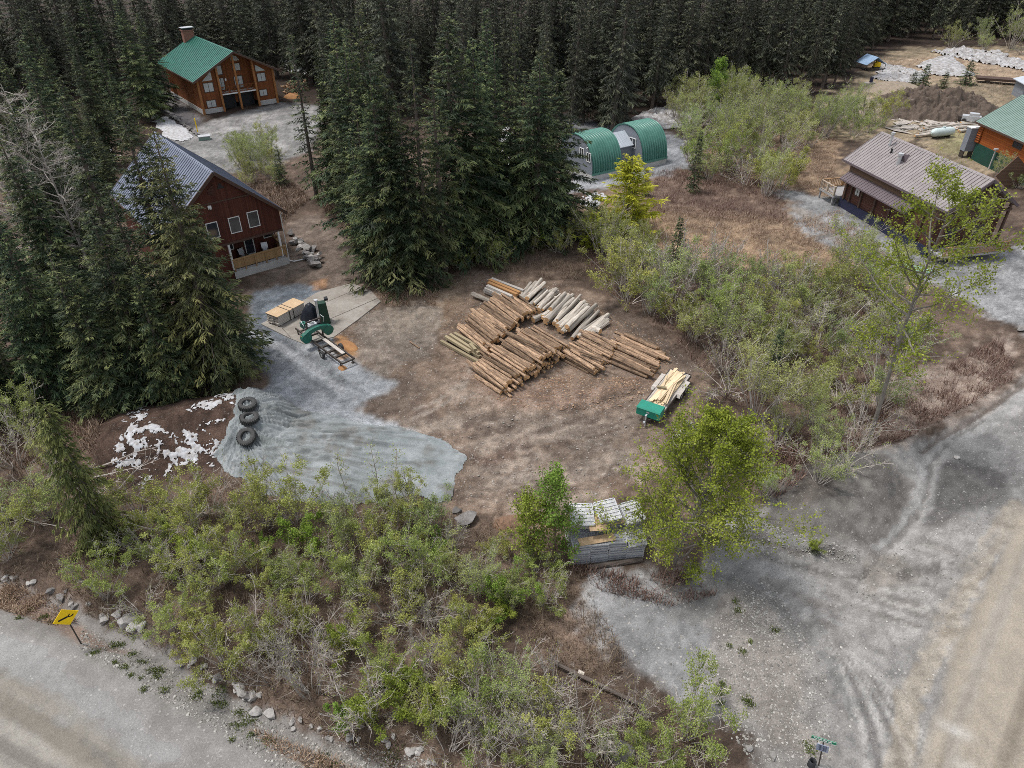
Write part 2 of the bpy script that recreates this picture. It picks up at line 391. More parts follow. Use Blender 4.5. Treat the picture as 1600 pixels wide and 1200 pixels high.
# clearing
CLEAR = [(560, 480), (600, 450), (660, 430), (760, 420), (880, 440), (960, 475), (1050, 535), (1115, 575), (1110, 650), (1020, 730), (965, 800), (900, 830), (800, 805), (710, 800), (600, 740), (420, 700), (380, 620), (400, 540), (470, 470)]
paint(CLEAR, (.138, .098, .072), (.25, .185, .14), .7, 1.0, .6, name='dirt_clearing')
paint([(690, 620), (900, 640), (1000, 690), (940, 800), (760, 790), (740, 700)], (.19, .148, .115), (.30, .24, .192), 2, 2.5, .6, .7)
paint([(540, 600), (640, 590), (700, 650), (660, 690), (570, 650)], (.085, .062, .05), (.15, .115, .09), 1, 1.8, .4, .85)
paint([(840, 690), (885, 685), (895, 715), (850, 722)], (.11, .075, .055), (.15, .11, .085), .5, .6, .4, .8)
paint([(740, 590), (860, 600), (960, 600), (1000, 560), (1020, 600), (900, 640), (780, 640)], (.155, .10, .075), (.25, .18, .14), 1, 1.5, .5, .6)
paint([(640, 440), (740, 430), (700, 520), (610, 520), (590, 470)], (.175, .12, .078), (.29, .22, .15), 1, 1.5, .5, .6)
paint([(960, 470), (1050, 535), (1110, 575), (1080, 590), (1020, 540), (930, 480)], (.075, .055, .045), (.13, .10, .08), 1, 1.5, .4, .8)
st = streak(R(20), 2.2, .12, 41)
paint([(640, 660), (1000, 640), (960, 800), (760, 790)], (.14, .105, .082), (.355, .30, .25), 1.5, 2, .6, .42, nz=st)
line([(700, 640), (800, 660), (900, 640), (990, 610)], .5, (.10, .075, .06), .55, .5, z=-.06)
line([(720, 660), (820, 680), (920, 655), (1000, 620)], .5, (.10, .075, .06), .5, .5, z=-.06)
line([(740, 760), (790, 700), (860, 670)], .6, (.11, .08, .064), .5, .5, z=-.06)
line([(700, 700), (760, 720), (800, 705)], .5, (.10, .065, .05), .7, .5)
line([(800, 770), (880, 740), (950, 690)], .5, (.13, .10, .08), .5, .5)
_tr = random.Random(77)
for k in range(26):
    cx, cy = _tr.uniform(620, 960), _tr.uniform(640, 780); a0 = _tr.uniform(-.5, .5); Lk = _tr.uniform(60, 170); bend = _tr.uniform(-.5, .5)
    for off in (0, 11):
        pts_ = [(cx + math.cos(a0 + bend * q) * Lk * q, cy + off + math.sin(a0 + bend * q) * Lk * q * .55) for q in (0, .25, .5, .75, 1)]
        line(pts_, _tr.uniform(.12, .2), (.095, .07, .056) if k % 3 else (.33, .28, .235), _tr.uniform(.45, .75), .25, z=-.04)
for k in range(40):
    cx, cy = _tr.uniform(600, 1080), _tr.uniform(470, 790); line([(cx, cy), (cx + _tr.uniform(-14, 14), cy + _tr.uniform(-8, 8))], _tr.uniform(.15, .5), _tr.choice(((.085, .062, .05), (.12, .085, .066), (.30, .25, .21))), .65, .5)
# blue-grey gravel beside the saw
paint([(385, 470), (440, 448), (495, 445), (520, 500), (545, 560), (620, 600), (560, 640), (640, 680), (560, 740), (350, 730), (370, 640), (425, 600), (375, 560)], (.235, .25, .265), (.35, .36, .37), .6, .8, .5)
paint([(385, 470), (400, 455), (470, 440), (500, 452), (480, 475), (430, 500), (455, 545), (420, 530), (385, 505)], (.085, .10, .118), (.145, .165, .19), .8, .9, .5, .92)
paint([(455, 545), (500, 555), (550, 600), (520, 600), (470, 560)], (.12, .13, .135), (.19, .20, .205), .6, .6, .5, .8)
line([(382, 508), (440, 530), (500, 580), (560, 610)], .45, (.12, .13, .14), .75, .2, z=-.08); line([(380, 522), (430, 545), (480, 590), (545, 632)], .4, (.13, .14, .15), .7, .2, z=-.08)
line([(400, 520), (470, 560), (530, 605)], .55, (.40, .41, .42), .7, .2)
paint([(548, 495), (600, 470), (700, 480), (680, 560), (590, 590), (560, 560)], (.16, .135, .112), (.27, .235, .20), 1, 1.5, .6, .7)
paint([(515, 520), (545, 525), (560, 555), (530, 560), (520, 540)], (.30, .155, .07), (.42, .24, .11), .3, .5, .2, .8)
paint([(485, 440), (515, 433), (510, 450), (490, 455)], (.25, .135, .07), (.34, .19, .10), .4, .5, .2, .7)
paint([(370, 615), (400, 560), (425, 590), (400, 615)], (.12, .085, .065), (.19, .14, .11), .5, .6, .3, .8)
# snow heap of bark and soil
paint([(150, 700), (180, 660), (250, 625), (390, 610), (385, 720), (320, 745), (200, 765), (150, 740)], (.042, .027, .021), (.10, .066, .05), .7, 1.0, .3)
# strip between the left road and the thicket
paint([(-150, 850), (0, 893), (120, 940), (215, 985), (330, 1058), (400, 1098), (520, 1150), (640, 1195), (760, 1265), (1000, 1420), (1250, 1620), (500, 2050), (-900, 2050), (-400, 1000)], (.20, .185, .17), (.32, .305, .288), .5, .9, .7, name='gravel_road')
paint([(-100, 905), (0, 905), (60, 925), (110, 958), (150, 985), (200, 1010), (150, 1010), (60, 965), (0, 945), (-100, 925)], (.16, .105, .08), (.30, .215, .165), .4, .5, .4, .85)
paint([(390, 1130), (480, 1160), (560, 1190), (600, 1230), (500, 1230), (420, 1170)], (.25, .20, .16), (.40, .34, .29), .6, .8, .8, .6)
ang = R(-24)
paint([(-150, 1010), (0, 1035), (110, 1105), (230, 1200), (420, 1330), (800, 1620), (400, 2050), (-900, 2050), (-300, 1200)], (.205, .19, .165), (.365, .34, .30), .8, .5, .25, .95, nz=streak(ang, 1.6, .03, 51))
paint([(-150, 970), (0, 985), (180, 1090), (330, 1210), (230, 1200), (110, 1105), (0, 1035), (-150, 1010)], (.27, .268, .262), (.385, .385, .38), .8, 1.0, .9, .6)
paint([(60, 990), (200, 1060), (330, 1130), (450, 1210), (330, 1210), (200, 1110)], (.20, .19, .18), (.33, .32, .305), 1, 1.3, .8, .55)
line([(-50, 1080), (60, 1130), (150, 1210)], .5, (.26, .225, .18), .5, .3); line([(-50, 1045), (90, 1100), (210, 1200)], .4, (.30, .27, .225), .5, .3)
# right entrance, bank and road
ENT = [(945, 890), (1060, 905), (1150, 820), (1190, 790), (1260, 745), (1310, 700), (1400, 700), (1450, 680), (1530, 640), (1600, 590), (1760, 520), (1900, 700), (1760, 1330), (1180, 1330), (1190, 1200), (1130, 1120), (1030, 1080), (950, 1000), (930, 930)]
paint(ENT, (.20, .19, .18), (.325, .315, .30), .8, 1.5, .8, name='gravel_entrance')
paint([(940, 890), (1020, 900), (1060, 960), (1130, 1000), (1080, 1090), (980, 1060), (930, 960)], (.19, .19, .19), (.34, .34, .345), 1, 1.3, .8, .8)
paint([(1195, 760), (1250, 730), (1370, 720), (1430, 760), (1410, 830), (1345, 862), (1260, 850), (1200, 820)], (.10, .092, .084), (.185, .172, .158), .6, 1.0, .6, .9)
paint([(1465, 720), (1500, 712), (1580, 740), (1570, 780), (1500, 800), (1445, 830), (1440, 800)], (.085, .08, .075), (.155, .147, .14), .5, .6, .7, .85)
paint([(1215, 690), (1330, 650), (1450, 560), (1580, 520), (1590, 600), (1500, 660), (1400, 700), (1300, 710)], (.17, .125, .10), (.33, .27, .225), 1, 2, .5, .8)
paint([(1230, 760), (1290, 740), (1300, 790), (1240, 800)], (.085, .07, .06), (.14, .12, .105), .8, 1, .6, .7)
line([(1620, 610), (1540, 660), (1480, 690), (1450, 730), (1440, 790), (1400, 850), (1350, 905), (1330, 960)], .75, (.38, .37, .355), .85, .3, z=-.07)
line([(1600, 600), (1530, 650), (1465, 688), (1440, 708)], .25, (.12, .095, .08), .9, .15, z=-.15)
line([(1150, 830), (1240, 862), (1340, 872), (1375, 868)], .3, (.11, .095, .08), .75, .3, z=-.08)
paint([(1150, 850), (1250, 880), (1400, 860), (1500, 830), (1560, 900), (1450, 1000), (1300, 1000), (1180, 930)], (.27, .25, .23), (.41, .395, .375), 1.2, 1.5, .6, .7, nz=streak(R(150), 2.5, .2, 61))
paint([(1340, 880), (1400, 870), (1420, 900), (1350, 925)], (.16, .135, .11), (.29, .255, .22), .5, .8, .6, .6)
paint([(1120, 950), (1170, 900), (1260, 1050), (1290, 1180), (1190, 1190), (1140, 1080)], (.22, .185, .155), (.36, .32, .285), 1, 1.6, 1.0, .65)
for k in range(5):
    line([(1240 + 22 * k, 1000 + 12 * k), (1330 + 20 * k, 1100 + 14 * k), (1390 + 20 * k, 1230)], .22, (.20, .195, .19), .5, .3)
for k, (a, b, c_) in enumerate([((1180, 925), (1250, 960), (1320, 985)), ((1190, 905), (1270, 940), (1340, 960)), ((1330, 945), (1380, 965), (1440, 975)), ((1335, 930), (1390, 945), (1450, 945))]):
    line([a, b, c_], .25, (.19, .17, .155), .6, .25)
for k in range(9):
    a = 1180 + 18 * k; line([(a, 905 + 14 * k), (a + 75, 955 + 16 * k), (a + 130, 1030 + 18 * k), (a + 165, 1130 + 10 * k), (a + 180, 1240)], .16 + .05 * (k % 3), (.17, .16, .15) if k % 2 else (.47, .455, .43), .7, .2)
for k in range(7):
    line([(1345 + 6 * k, 915 + 9 * k), (1400 + 14 * k, 925 + 13 * k), (1480 + 14 * k, 915 + 14 * k), (1560 + 10 * k, 870 + 10 * k)], .17, (.16, .145, .13) if k % 2 else (.46, .44, .41), .65, .25)
for k in range(22):
    x0, y0 = 1400 + 3.2 * k, 893 - .7 * k; line([(x0, y0), (x0 + 5, y0 + 14)], .09, (.12, .11, .10), .7, .05, z=-.02)
line([(1150, 838), (1210, 875), (1300, 898), (1352, 900)], .18, (.10, .09, .08), .8, .25, z=-.05)
line([(1540, 655), (1490, 682), (1455, 722), (1449, 770), (1425, 815), (1380, 862), (1342, 905)], .16, (.13, .12, .11), .7, .25, z=-.10)
paint([(1640, 760), (1600, 800), (1560, 880), (1500, 1000), (1430, 1220), (1420, 1330), (2000, 1330), (2000, 700)], (.24, .205, .16), (.375, .328, .265), .5, .3, .2, .95, nz=streak(R(48), 1.5, .03, 71), name='dirt_road')
line([(1590, 790), (1540, 860), (1490, 950), (1420, 1100), (1400, 1230)], .7, (.45, .38, .285), .6, .4); line([(1620, 830), (1560, 960), (1500, 1120), (1470, 1250)], .35, (.36, .335, .30), .6, .3)
line([(1560, 830), (1500, 900), (1440, 1010)], .35, (.26, .25, .24), .6, .3)
for p_ in [(1475, 1133), (1497, 1143), (1500, 1195)]:
    d = segdist(X, Y, np.array([at(*p_)[:2], at(p_[0] + 12, p_[1] + 5)[:2]])); w = np.exp(-(d / .3) ** 2); C = C * (1 - .6 * w[..., None]) + np.array((.52, .5, .46)) * .6 * w[..., None]; Z = Z - .05 * w

_t = np.ones(X.shape); P_ = ats(ENT); _t *= 1 - .21 * sstep(-1.5, 1.5, sdf(X, Y, P_)) * (1 - .55 * ZONES['dirt_road']); _t *= 1 - .13 * ZONES['gravel_road']; _t *= 1 - .05 * ZONES['dirt_road']; _t *= 1 - .10 * sstep(-1.5, 1.5, sdf(X, Y, ats(CLEAR)))
_big = fbm(X * .22 + 9, Y * .22, 131, 4); _mid = fbm(X * .9, Y * .9, 133, 4)
_road = np.maximum.reduce([sstep(-1.5, 1.5, sdf(X, Y, P_)), ZONES['gravel_road'] * 1.0, ZONES['dirt_road'] * 1.0]); _fi = fbm(X * 2.6, Y * 2.6, 135, 4); _rd2 = np.maximum(ZONES['gravel_road'], ZONES['dirt_road']) * 1.0
C *= (_t * (1 - _road * .0) * (1 + (1 - .85 * _road) * (.30 * sstep(.3, .7, _big) - .15)) * (1 + (1 - .5 * _road - .4 * np.maximum(ZONES['gravel_road'], ZONES['dirt_road'])) * (.26 * sstep(.3, .7, _mid) - .13)) * (.80 + .20 * _rd2 + (.40 - .26 * _rd2) * (sstep(.25, .75, _fi) - .5 * _rd2)))[..., None]
m, nt, out = newmat('ground_soil')
ac = N(nt, 'ShaderNodeAttribute', attribute_name='zone'); ag = N(nt, 'ShaderNodeAttribute', attribute_name='grit')
tc = N(nt, 'ShaderNodeTexCoord')
na = N(nt, 'ShaderNodeTexNoise', Scale=2.6, Detail=9.0, Roughness=.74); nb = N(nt, 'ShaderNodeTexNoise', Scale=12.0, Detail=8.0, Roughness=.8)
vo = N(nt, 'ShaderNodeTexVoronoi', Scale=7.0); vr = N(nt, 'ShaderNodeTexVoronoi', Scale=15.0)
for q in (na, nb, vo, vr): nt.links.new(tc.outputs['Object'], q.inputs['Vector'])
f = math_(nt, 'MULTIPLY', math_(nt, 'ADD', math_(nt, 'MULTIPLY', na.outputs[0], 1.7), .15), math_(nt, 'ADD', math_(nt, 'MULTIPLY', nb.outputs[0], 1.7), .15))
f = math_(nt, 'ADD', math_(nt, 'MULTIPLY', math_(nt, 'SUBTRACT', f, 1.0), ac.outputs['Alpha']), math_(nt, 'ADD', math_(nt, 'MULTIPLY', nb.outputs[0], 1.5), .25))
h = N(nt, 'ShaderNodeHueSaturation'); nt.links.new(ac.outputs['Color'], h.inputs['Color']); nt.links.new(f, h.inputs['Value'])
def stones(v, thr, col, cc):
    sx = N(nt, 'ShaderNodeSeparateColor'); nt.links.new(v.outputs['Color'], sx.inputs[0])
    pick = math_(nt, 'GREATER_THAN', math_(nt, 'ADD', sx.outputs[0], math_(nt, 'MULTIPLY', ag.outputs['Fac'], .25)), thr)
    near = math_(nt, 'LESS_THAN', v.outputs['Distance'], math_(nt, 'MULTIPLY', sx.outputs[1], .5))
    k = math_(nt, 'MULTIPLY', math_(nt, 'MULTIPLY', pick, near), math_(nt, 'MULTIPLY', ag.outputs['Fac'], .55))
    tone = ramp(nt, sx.outputs[2], [(.1, (.16, .15, .14)), (.9, tuple(q * .85 for q in col))])
    return mixc(nt, k, cc, tone)
c = stones(vo, .93, (.62, .59, .55), h.outputs[0]); c = stones(vr, .80, (.55, .52, .48), c)
b = N(nt, 'ShaderNodeBsdfPrincipled', Roughness=.95); b.inputs['Specular IOR Level'].default_value = .15
nt.links.new(c, b.inputs['Base Color'])
bp = N(nt, 'ShaderNodeBump', Strength=.6, Distance=.10); nt.links.new(math_(nt, 'ADD', math_(nt, 'MULTIPLY', na.outputs[0], .45), math_(nt, 'MULTIPLY', nb.outputs[0], .6)), bp.inputs['Height']); nt.links.new(bp.outputs[0], b.inputs['Normal'])
nt.links.new(b.outputs[0], out.inputs[0]); GROUND = m

ny, nx = X.shape
V = np.stack([X, Y, Z], -1).reshape(-1, 3); idx = np.arange(ny * nx).reshape(ny, nx)
F = np.stack([idx[:-1, :-1], idx[:-1, 1:], idx[1:, 1:], idx[1:, :-1]], -1).reshape(-1, 4)
own = np.zeros(ny * nx, int); order = ['dirt_clearing', 'drive', 'gravel_road', 'gravel_entrance', 'dirt_road']
for i, k in enumerate(order): own[ZONES[k].ravel()] = i + 1
fo = own[F[:, 0]]
for i, nm in enumerate(['ground', 'dirt_clearing', 'driveway', 'gravel_road', 'gravel_entrance', 'dirt_road']):
    f_ = F[fo == i]; u, inv = np.unique(f_, return_inverse=True); mb = MB(); mb.add(V[u], inv.reshape(-1, 4))
    o = mb.build(nm, GROUND, None, True); struct(o); me = o.data
    a = me.attributes.new('zone', 'FLOAT_COLOR', 'POINT'); cc = np.concatenate([C.reshape(-1, 3)[u], (1 - .72 * _road - .2 * np.maximum(ZONES['gravel_road'], ZONES['dirt_road'])).reshape(-1)[u][:, None]], 1)
    a.data.foreach_set('color', cc.ravel().astype(np.float32))
    a = me.attributes.new('grit', 'FLOAT', 'POINT'); a.data.foreach_set('value', GR.ravel()[u].astype(np.float32))

# ------------------------------------------------------------------ grey netting spread over the gravel
NET = [(345, 728), (338, 712), (356, 700), (374, 682), (380, 655), (368, 632), (378, 615), (402, 612), (430, 632), (470, 640), (520, 650), (565, 660), (610, 664), (645, 672), (685, 684), (720, 704), (732, 716), (718, 734), (708, 750), (706, 766), (704, 782), (688, 788), (640, 775), (590, 790), (480, 790), (400, 770)]
P = ats(NET); gx = np.arange(P[:, 0].min() - .3, P[:, 0].max() + .3, .075); gy = np.arange(P[:, 1].min() - .3, P[:, 1].max() + .3, .075)
A, B = np.meshgrid(gx, gy); sd = sdf(A, B, P) + .8 * (fbm(A * .9, B * .9, 77, 5) - .5)
c0 = ats([(380, 690)])[0]; dx = A - c0[0]; dy = B - c0[1]; th = np.arctan2(dy, dx); rr = np.hypot(dx, dy)
fold = fbm(rr * .16 + 7, th * 13 + .8 * fbm(A * .3, B * .3, 5), 88, 3); fold2 = fbm(rr * .3, th * 22, 89, 2)
rid = 1 - np.abs(2 * fold - 1); rid2 = 1 - np.abs(2 * fold2 - 1)
lift = 1.0 * np.clip(rid - .72, 0, 1) * (1 - sstep(8, 15, rr) * .7) * 1.6 + .22 * np.clip(rid2 - .7, 0, 1)
soil = .75 * sstep(.52, .68, fbm(A * .55, B * .55, 91, 5)) * sstep(2, 5, rr)
_cr = random.Random(19); crease = np.zeros(A.shape); dirt = np.zeros(A.shape)  # dirt holds the fold shade that is painted into the netting colour
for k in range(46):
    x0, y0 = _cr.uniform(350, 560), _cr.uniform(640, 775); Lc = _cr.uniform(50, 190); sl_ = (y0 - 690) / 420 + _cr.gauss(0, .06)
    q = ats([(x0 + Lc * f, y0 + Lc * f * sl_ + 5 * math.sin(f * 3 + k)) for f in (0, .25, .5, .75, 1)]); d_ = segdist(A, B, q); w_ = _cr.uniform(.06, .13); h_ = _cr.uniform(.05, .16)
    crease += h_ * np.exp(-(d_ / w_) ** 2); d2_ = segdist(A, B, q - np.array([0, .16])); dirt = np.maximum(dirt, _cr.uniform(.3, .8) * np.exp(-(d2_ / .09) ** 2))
soil = np.clip(soil + .7 * dirt, 0, 1); lift = lift * .6 + crease  # patchy soil plus the painted shade line along each crease
zz = Hh(A, B) + .035 + lift * sstep(0, .5, sd) - .03 * (1 - sstep(0, .6, sd)) + .05 * fbm(A * .8, B * .8, 90)
ok = sd > 0; ii = np.arange(A.size).reshape(A.shape)
f_ = np.stack([ii[:-1, :-1], ii[:-1, 1:], ii[1:, 1:], ii[1:, :-1]], -1).reshape(-1, 4); f_ = f_[ok.ravel()[f_].all(1)]
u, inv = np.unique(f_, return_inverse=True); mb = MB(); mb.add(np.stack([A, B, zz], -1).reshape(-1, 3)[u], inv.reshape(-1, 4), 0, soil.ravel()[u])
m, nt, out = newmat('netting')
tc = N(nt, 'ShaderNodeTexCoord'); no = N(nt, 'ShaderNodeTexNoise', Scale=.7, Detail=7.0, Roughness=.7); nt.links.new(tc.outputs['Object'], no.inputs['Vector'])
n2_ = N(nt, 'ShaderNodeTexNoise', Scale=14.0, Detail=3.0); nt.links.new(tc.outputs['Object'], n2_.inputs['Vector'])
c = ramp(nt, no.outputs[0], [(.25, (.125, .145, .142)), (.5, (.225, .247, .25)), (.75, (.345, .362, .368))])
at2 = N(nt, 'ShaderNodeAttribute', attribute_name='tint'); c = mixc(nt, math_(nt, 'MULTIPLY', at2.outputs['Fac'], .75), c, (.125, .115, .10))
wv = N(nt, 'ShaderNodeTexWave', Scale=9.0, Distortion=1.0); nt.links.new(tc.outputs['Object'], wv.inputs['Vector'])
h = N(nt, 'ShaderNodeHueSaturation'); nt.links.new(c, h.inputs['Color'])
nt.links.new(math_(nt, 'ADD', math_(nt, 'ADD', math_(nt, 'MULTIPLY', wv.outputs['Fac'], .1), math_(nt, 'MULTIPLY', n2_.outputs[0], .9)), .48), h.inputs['Value'])
b = N(nt, 'ShaderNodeBsdfPrincipled', Roughness=.85); nt.links.new(h.outputs[0], b.inputs['Base Color'])
bp = N(nt, 'ShaderNodeBump', Strength=.4, Distance=.05); nt.links.new(no.outputs[0], bp.inputs['Height']); nt.links.new(bp.outputs[0], b.inputs['Normal']); nt.links.new(b.outputs[0], out.inputs[0])
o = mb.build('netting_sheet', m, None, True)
tag(o, 'wrinkled blue-grey netting spread over the gravel beside the tyres', 'tarp')

# ------------------------------------------------------------------ buildings
def gable_roof(parent, W, y0, y1, hE, rise, oE, mat, trim, seam=.45, th=.16, name='roof'):
    sl = rise / (W / 2); x1 = W / 2 + oE; ze = hE - sl * oE; zr = hE + rise
    mb = MB()
    for sg in (-1, 1):
        mb.prism([(0, zr), (sg * x1, ze), (sg * x1, ze - th), (0, zr - th)], y0, y1)
        k = int((y1 - y0) / seam)
        nl = math.hypot(x1, zr - ze)
        for i in range(k + 1):
            y = y0 + .03 + (y1 - y0 - .06) * i / k
            mb.bar((sg * .05, y, zr + .015), (sg * x1, y, ze + .018), .035, .05)
    mb.prism([(-.22, zr - .22 * sl + .035), (0, zr + .05), (.22, zr - .22 * sl + .035), (.22, zr - .22 * sl + .02), (0, zr + .03), (-.22, zr - .22 * sl + .02)], y0 - .02, y1 + .02)
    r = mb.build(name, mat, parent)
    tb = MB()
    for sg in (-1, 1):
        for y in (y0 - .03, y1 + .03):
            tb.bar((0, y, zr - th / 2 - .04), (sg * (x1 + .02), y, ze - th / 2 - .04), .06, th + .12)
        tb.bar((sg * (x1 + .035), y0, ze - th / 2), (sg * (x1 + .035), y1, ze - th / 2), .07, th + .06)
    tb.build('fascia', trim, r)
    return r
def window(parent, x, y, z, w, h, frame, glass, axis='y', out_=-1, name='window', mull=True, t=.09):
    """a window in a wall facing -y (axis y) or -x (axis x); x,z is its centre"""
    fr = MB(); gl = MB(); d = out_
    def bx(mb, a0, a1, z0, z1, e0, e1):
        if axis == 'y': mb.bx(a0, a1, min(y + d * e0, y + d * e1), max(y + d * e0, y + d * e1), z0, z1)
        else: mb.bx(min(y + d * e0, y + d * e1), max(y + d * e0, y + d * e1), a0, a1, z0, z1)
    bx(fr, x - w / 2, x - w / 2 + t, z - h / 2, z + h / 2, -.02, .06); bx(fr, x + w / 2 - t, x + w / 2, z - h / 2, z + h / 2, -.02, .06)
    bx(fr, x - w / 2 + t, x + w / 2 - t, z - h / 2, z - h / 2 + t, -.02, .06); bx(fr, x - w / 2 + t, x + w / 2 - t, z + h / 2 - t, z + h / 2, -.02, .06)
    if mull: bx(fr, x - .03, x + .03, z - h / 2 + t, z + h / 2 - t, -.02, .05)
    bx(gl, x - w / 2 + t, x + w / 2 - t, z - h / 2 + t, z + h / 2 - t, -.03, .03)
    o = fr.build(name, frame, parent); gl.build('pane', glass, o); return o
def railing(parent, a, b, z0, z1, mat, gap=.16, name='railing', post=.12, npost=3):
    mb = MB(); a = Vector((a[0], a[1], 0)); b = Vector((b[0], b[1], 0)); L = (b - a).length
    for z, w in ((z1, .14), (z0 + .1, .11)): mb.bar(a + Vector((0, 0, z)), b + Vector((0, 0, z)), w, .07)
    n = int(L / gap)
    for i in range(1, n):
        p = a.lerp(b, i / n); mb.box((p.x, p.y, (z0 + .14 + z1 - .04) / 2), (.05, .05, z1 - z0 - .19))
    for i in range(npost):
        p = a.lerp(b, i / (npost - 1)); mb.box((p.x, p.y, (z0 + z1) / 2 + .03), (post, post, z1 - z0 + .12))
    return mb.build(name, mat, parent)

# --- orange wood house under the green roof
W, L, hE, rise = 12.74, 16.5, 5.76, 3.26
H1_ = thing('wooden_house', 'orange-brown wood house under a bright green metal roof with brick chimney', 'house', (-45.42, 123.63, 0), R(128.2 - 90))
roofz = lambda x: hE + rise * (1 - abs(x) / (W / 2))
mb = MB(); hw_ = W / 2
mb.prism([(-hw_, .75), (hw_, .75), (hw_, hE), (0, hE + rise - .18), (-hw_, hE)], 1.5, L)
for x0, x1 in ((-hw_, -2.95), (3.05, hw_)):
    mb.prism([(x0, .75), (x1, .75), (x1, roofz(x1) - .18), (x0, roofz(x0) - .18)], 0, 1.498)
mb.bx(-2.948, 3.048, .9, 1.497, 2.2, 2.5)
mb.build('wall', M['wood_orange'], H1_)
mb = MB(); mb.bx(-hw_ - .05, -2.9, -.05, .1, -.3, .75); mb.bx(3.0, hw_ + .05, -.05, .1, -.3, .75)
mb.bx(-hw_ - .05, -hw_ + .1, .1, L, -.3, .748); mb.bx(hw_ - .1, hw_ + .05, .1, L, -.3, .748)
mb.build('foundation', M['concrete'], H1_)
rf = gable_roof(H1_, W, -1.64, L + 1.64, hE, rise, .92, M['roof_green'], M['trim_dark'], .6)
mb = MB(); mb.bx(-1.9, -.1, L + .4, L + 1.6, 0, 9.9); mb.bx(-2.0, 0, L + .3, L + 1.7, 9.9, 10.05); ch = mb.build('chimney', M['brick'], rf)
mb = MB(); mb.bx(-1.8, -.2, L + .5, L + 1.5, 10.05, 10.35); f_ = mb.build('flue', M['black'], ch)
mb = MB(); mb.bx(-2.05, .05, L + .25, L + 1.75, 10.38, 10.46); mb.build('cap', M['galv'], ch)
for x, z, w, h in ((-4.6, 3.95, 1.65, 1.5), (-4.75, 1.45, 1.6, 1.2), (4.3, 4.4, 1.5, 1.4), (4.15, 1.95, 1.4, 1.1)):
    window(H1_, x, 0, z, w, h, M['trim_dark'], M['glass_blind'])
for pol in ([(-5.45, 4.95), (-3.8, 4.95), (-3.8, 6.1), (-3.95, 6.15)], [(3.55, 5.35), (5.2, 5.35), (3.7, 6.35), (3.55, 6.3)]):
    mb = MB(); mb.prism(pol, -.05, .03); w_ = mb.build('gable_window', M['glass_blind'], H1_)
for x, z, w, h in ((-2.05, 6.0, 1.3, 1.5), (.95, 6.15, 1.4, 1.2)): window(H1_, x, 1.5, z, w, h, M['trim_dark'], M['glass_blind'], mull=False)
mb = MB(); mb.prism([(.3, 7.1), (1.7, 7.1), (1.3, 7.75), (.3, 8.1)], 1.44, 1.52); mb.build('gable_window', M['glass_blind'], H1_)
for x, w in ((-2.0, 1.1), (.9, 1.5)): window(H1_, x, 1.5, 3.85, w, 1.95, M['trim_dark'], M['glass_blind'], name='balcony_door')
mb = MB(); mb.bx(-2.949, 3.049, -.25, 1.499, 2.5, 2.68); bal = mb.build('balcony', M['white'], H1_)
railing(bal, (-2.9, -.15), (.0, -.15), 2.68, 3.7, M['wood_orange'], .2); railing(bal, (.1, -.15), (3.0, -.15), 2.68, 3.7, M['wood_orange'], .2)
for x0, x1 in ((-2.85, -.25), (.2, 2.9)):
    mb = MB(); mb.bx(x0, x1, 1.40, 1.47, 0, 2.15)
    for k in range(4): mb.bx(x0 + .05, x1 - .05, 1.37, 1.4, .05 + k * .53, .53 + k * .53)
    mb.build('garage_door', M['black'], H1_)
for x, z1 in ((-2.95, roofz(2.95) - .3), (0, roofz(0) - .4), (3.05, roofz(3) - .3), (-hw_ + .1, hE - .1), (hw_ - .1, hE - .1)):
    mb = MB(); mb.bx(x - .15, x + .15, -.42, -.12, 0, z1); mb.build('porch_post', M['post_orange'], H1_)
mb = MB(); mb.bx(-1.3, -1.05, 1.42, 1.5, 4.3, 4.65); mb.build('wall_lamp', M['white'], H1_)
mb = MB(); mb.bx(-hw_ - 1.3, -hw_ - .02, L - 3.5, L - 1, 2.2, 2.35); mb.bx(-hw_ - 1.3, -hw_ - 1.2, L - 3.5, L - 1, 2.35, 3.3)
for y in (L - 3.4, L - 1.1): mb.bx(-hw_ - 1.28, -hw_ - 1.12, y - .08, y + .08, 0, 2.2)
mb.build('side_porch', M['trim_dark'], H1_)

# --- red-brown house
W, L, hE, rise = 10.4, 14.8, 5.76, 4.52; hw_ = W / 2
H2_ = thing('red_house', 'dark red house with slate-blue metal roof, white-framed windows and a small deck', 'house', (-25.92, 60.22, 0), R(129.54 - 90))
mb = MB()
mb.prism([(-hw_, 3.5), (hw_, 3.5), (hw_, hE), (0, hE + rise - .18), (-hw_, hE)], 0, L)
mb.bx(-hw_, -.15, .001, L, 0, 3.499); mb.bx(-.149, hw_ - .001, 2.2, L, 0, 3.499)
mb.build('wall', M['wood_red'], H2_)
mb = MB(); mb.bx(-hw_, hw_, -.06, 0, 3.42, 3.62)
mb.bx(-3.3, 3.3, -.05, 0, 7.45, 7.57); mb.build('band_board', M['trim_dark'], H2_)
gable_roof(H2_, W, -.5, L + .5, hE, rise, .55, M['roof_blue'], M['trim_dark'], .45)
for x, z in ((-1.1, 5.1), (.93, 5.1), (2.69, 5.2)): window(H2_, x, 0, z, 1.05, 1.5, M['white'], M['glass'], mull=False, t=.07)
window(H2_, 4.55, 2.2, 2.75, 1.1, 1.1, M['white'], M['glass'], mull=False, t=.08)
window(H2_, 2.5, 2.2, 2.05, .95, 2.1, M['white'], M['glass'], mull=False, name='glass_door', t=.1)
window(H2_, .5, 2.2, 2.5, 1.0, 1.1, M['white'], M['glass'], mull=False, t=.08)
mb = MB(); mb.prism([(.1, 8.6), (.75, 8.6), (.42, 9.1)], -.05, .02); mb.build('attic_vent', M['black'], H2_)
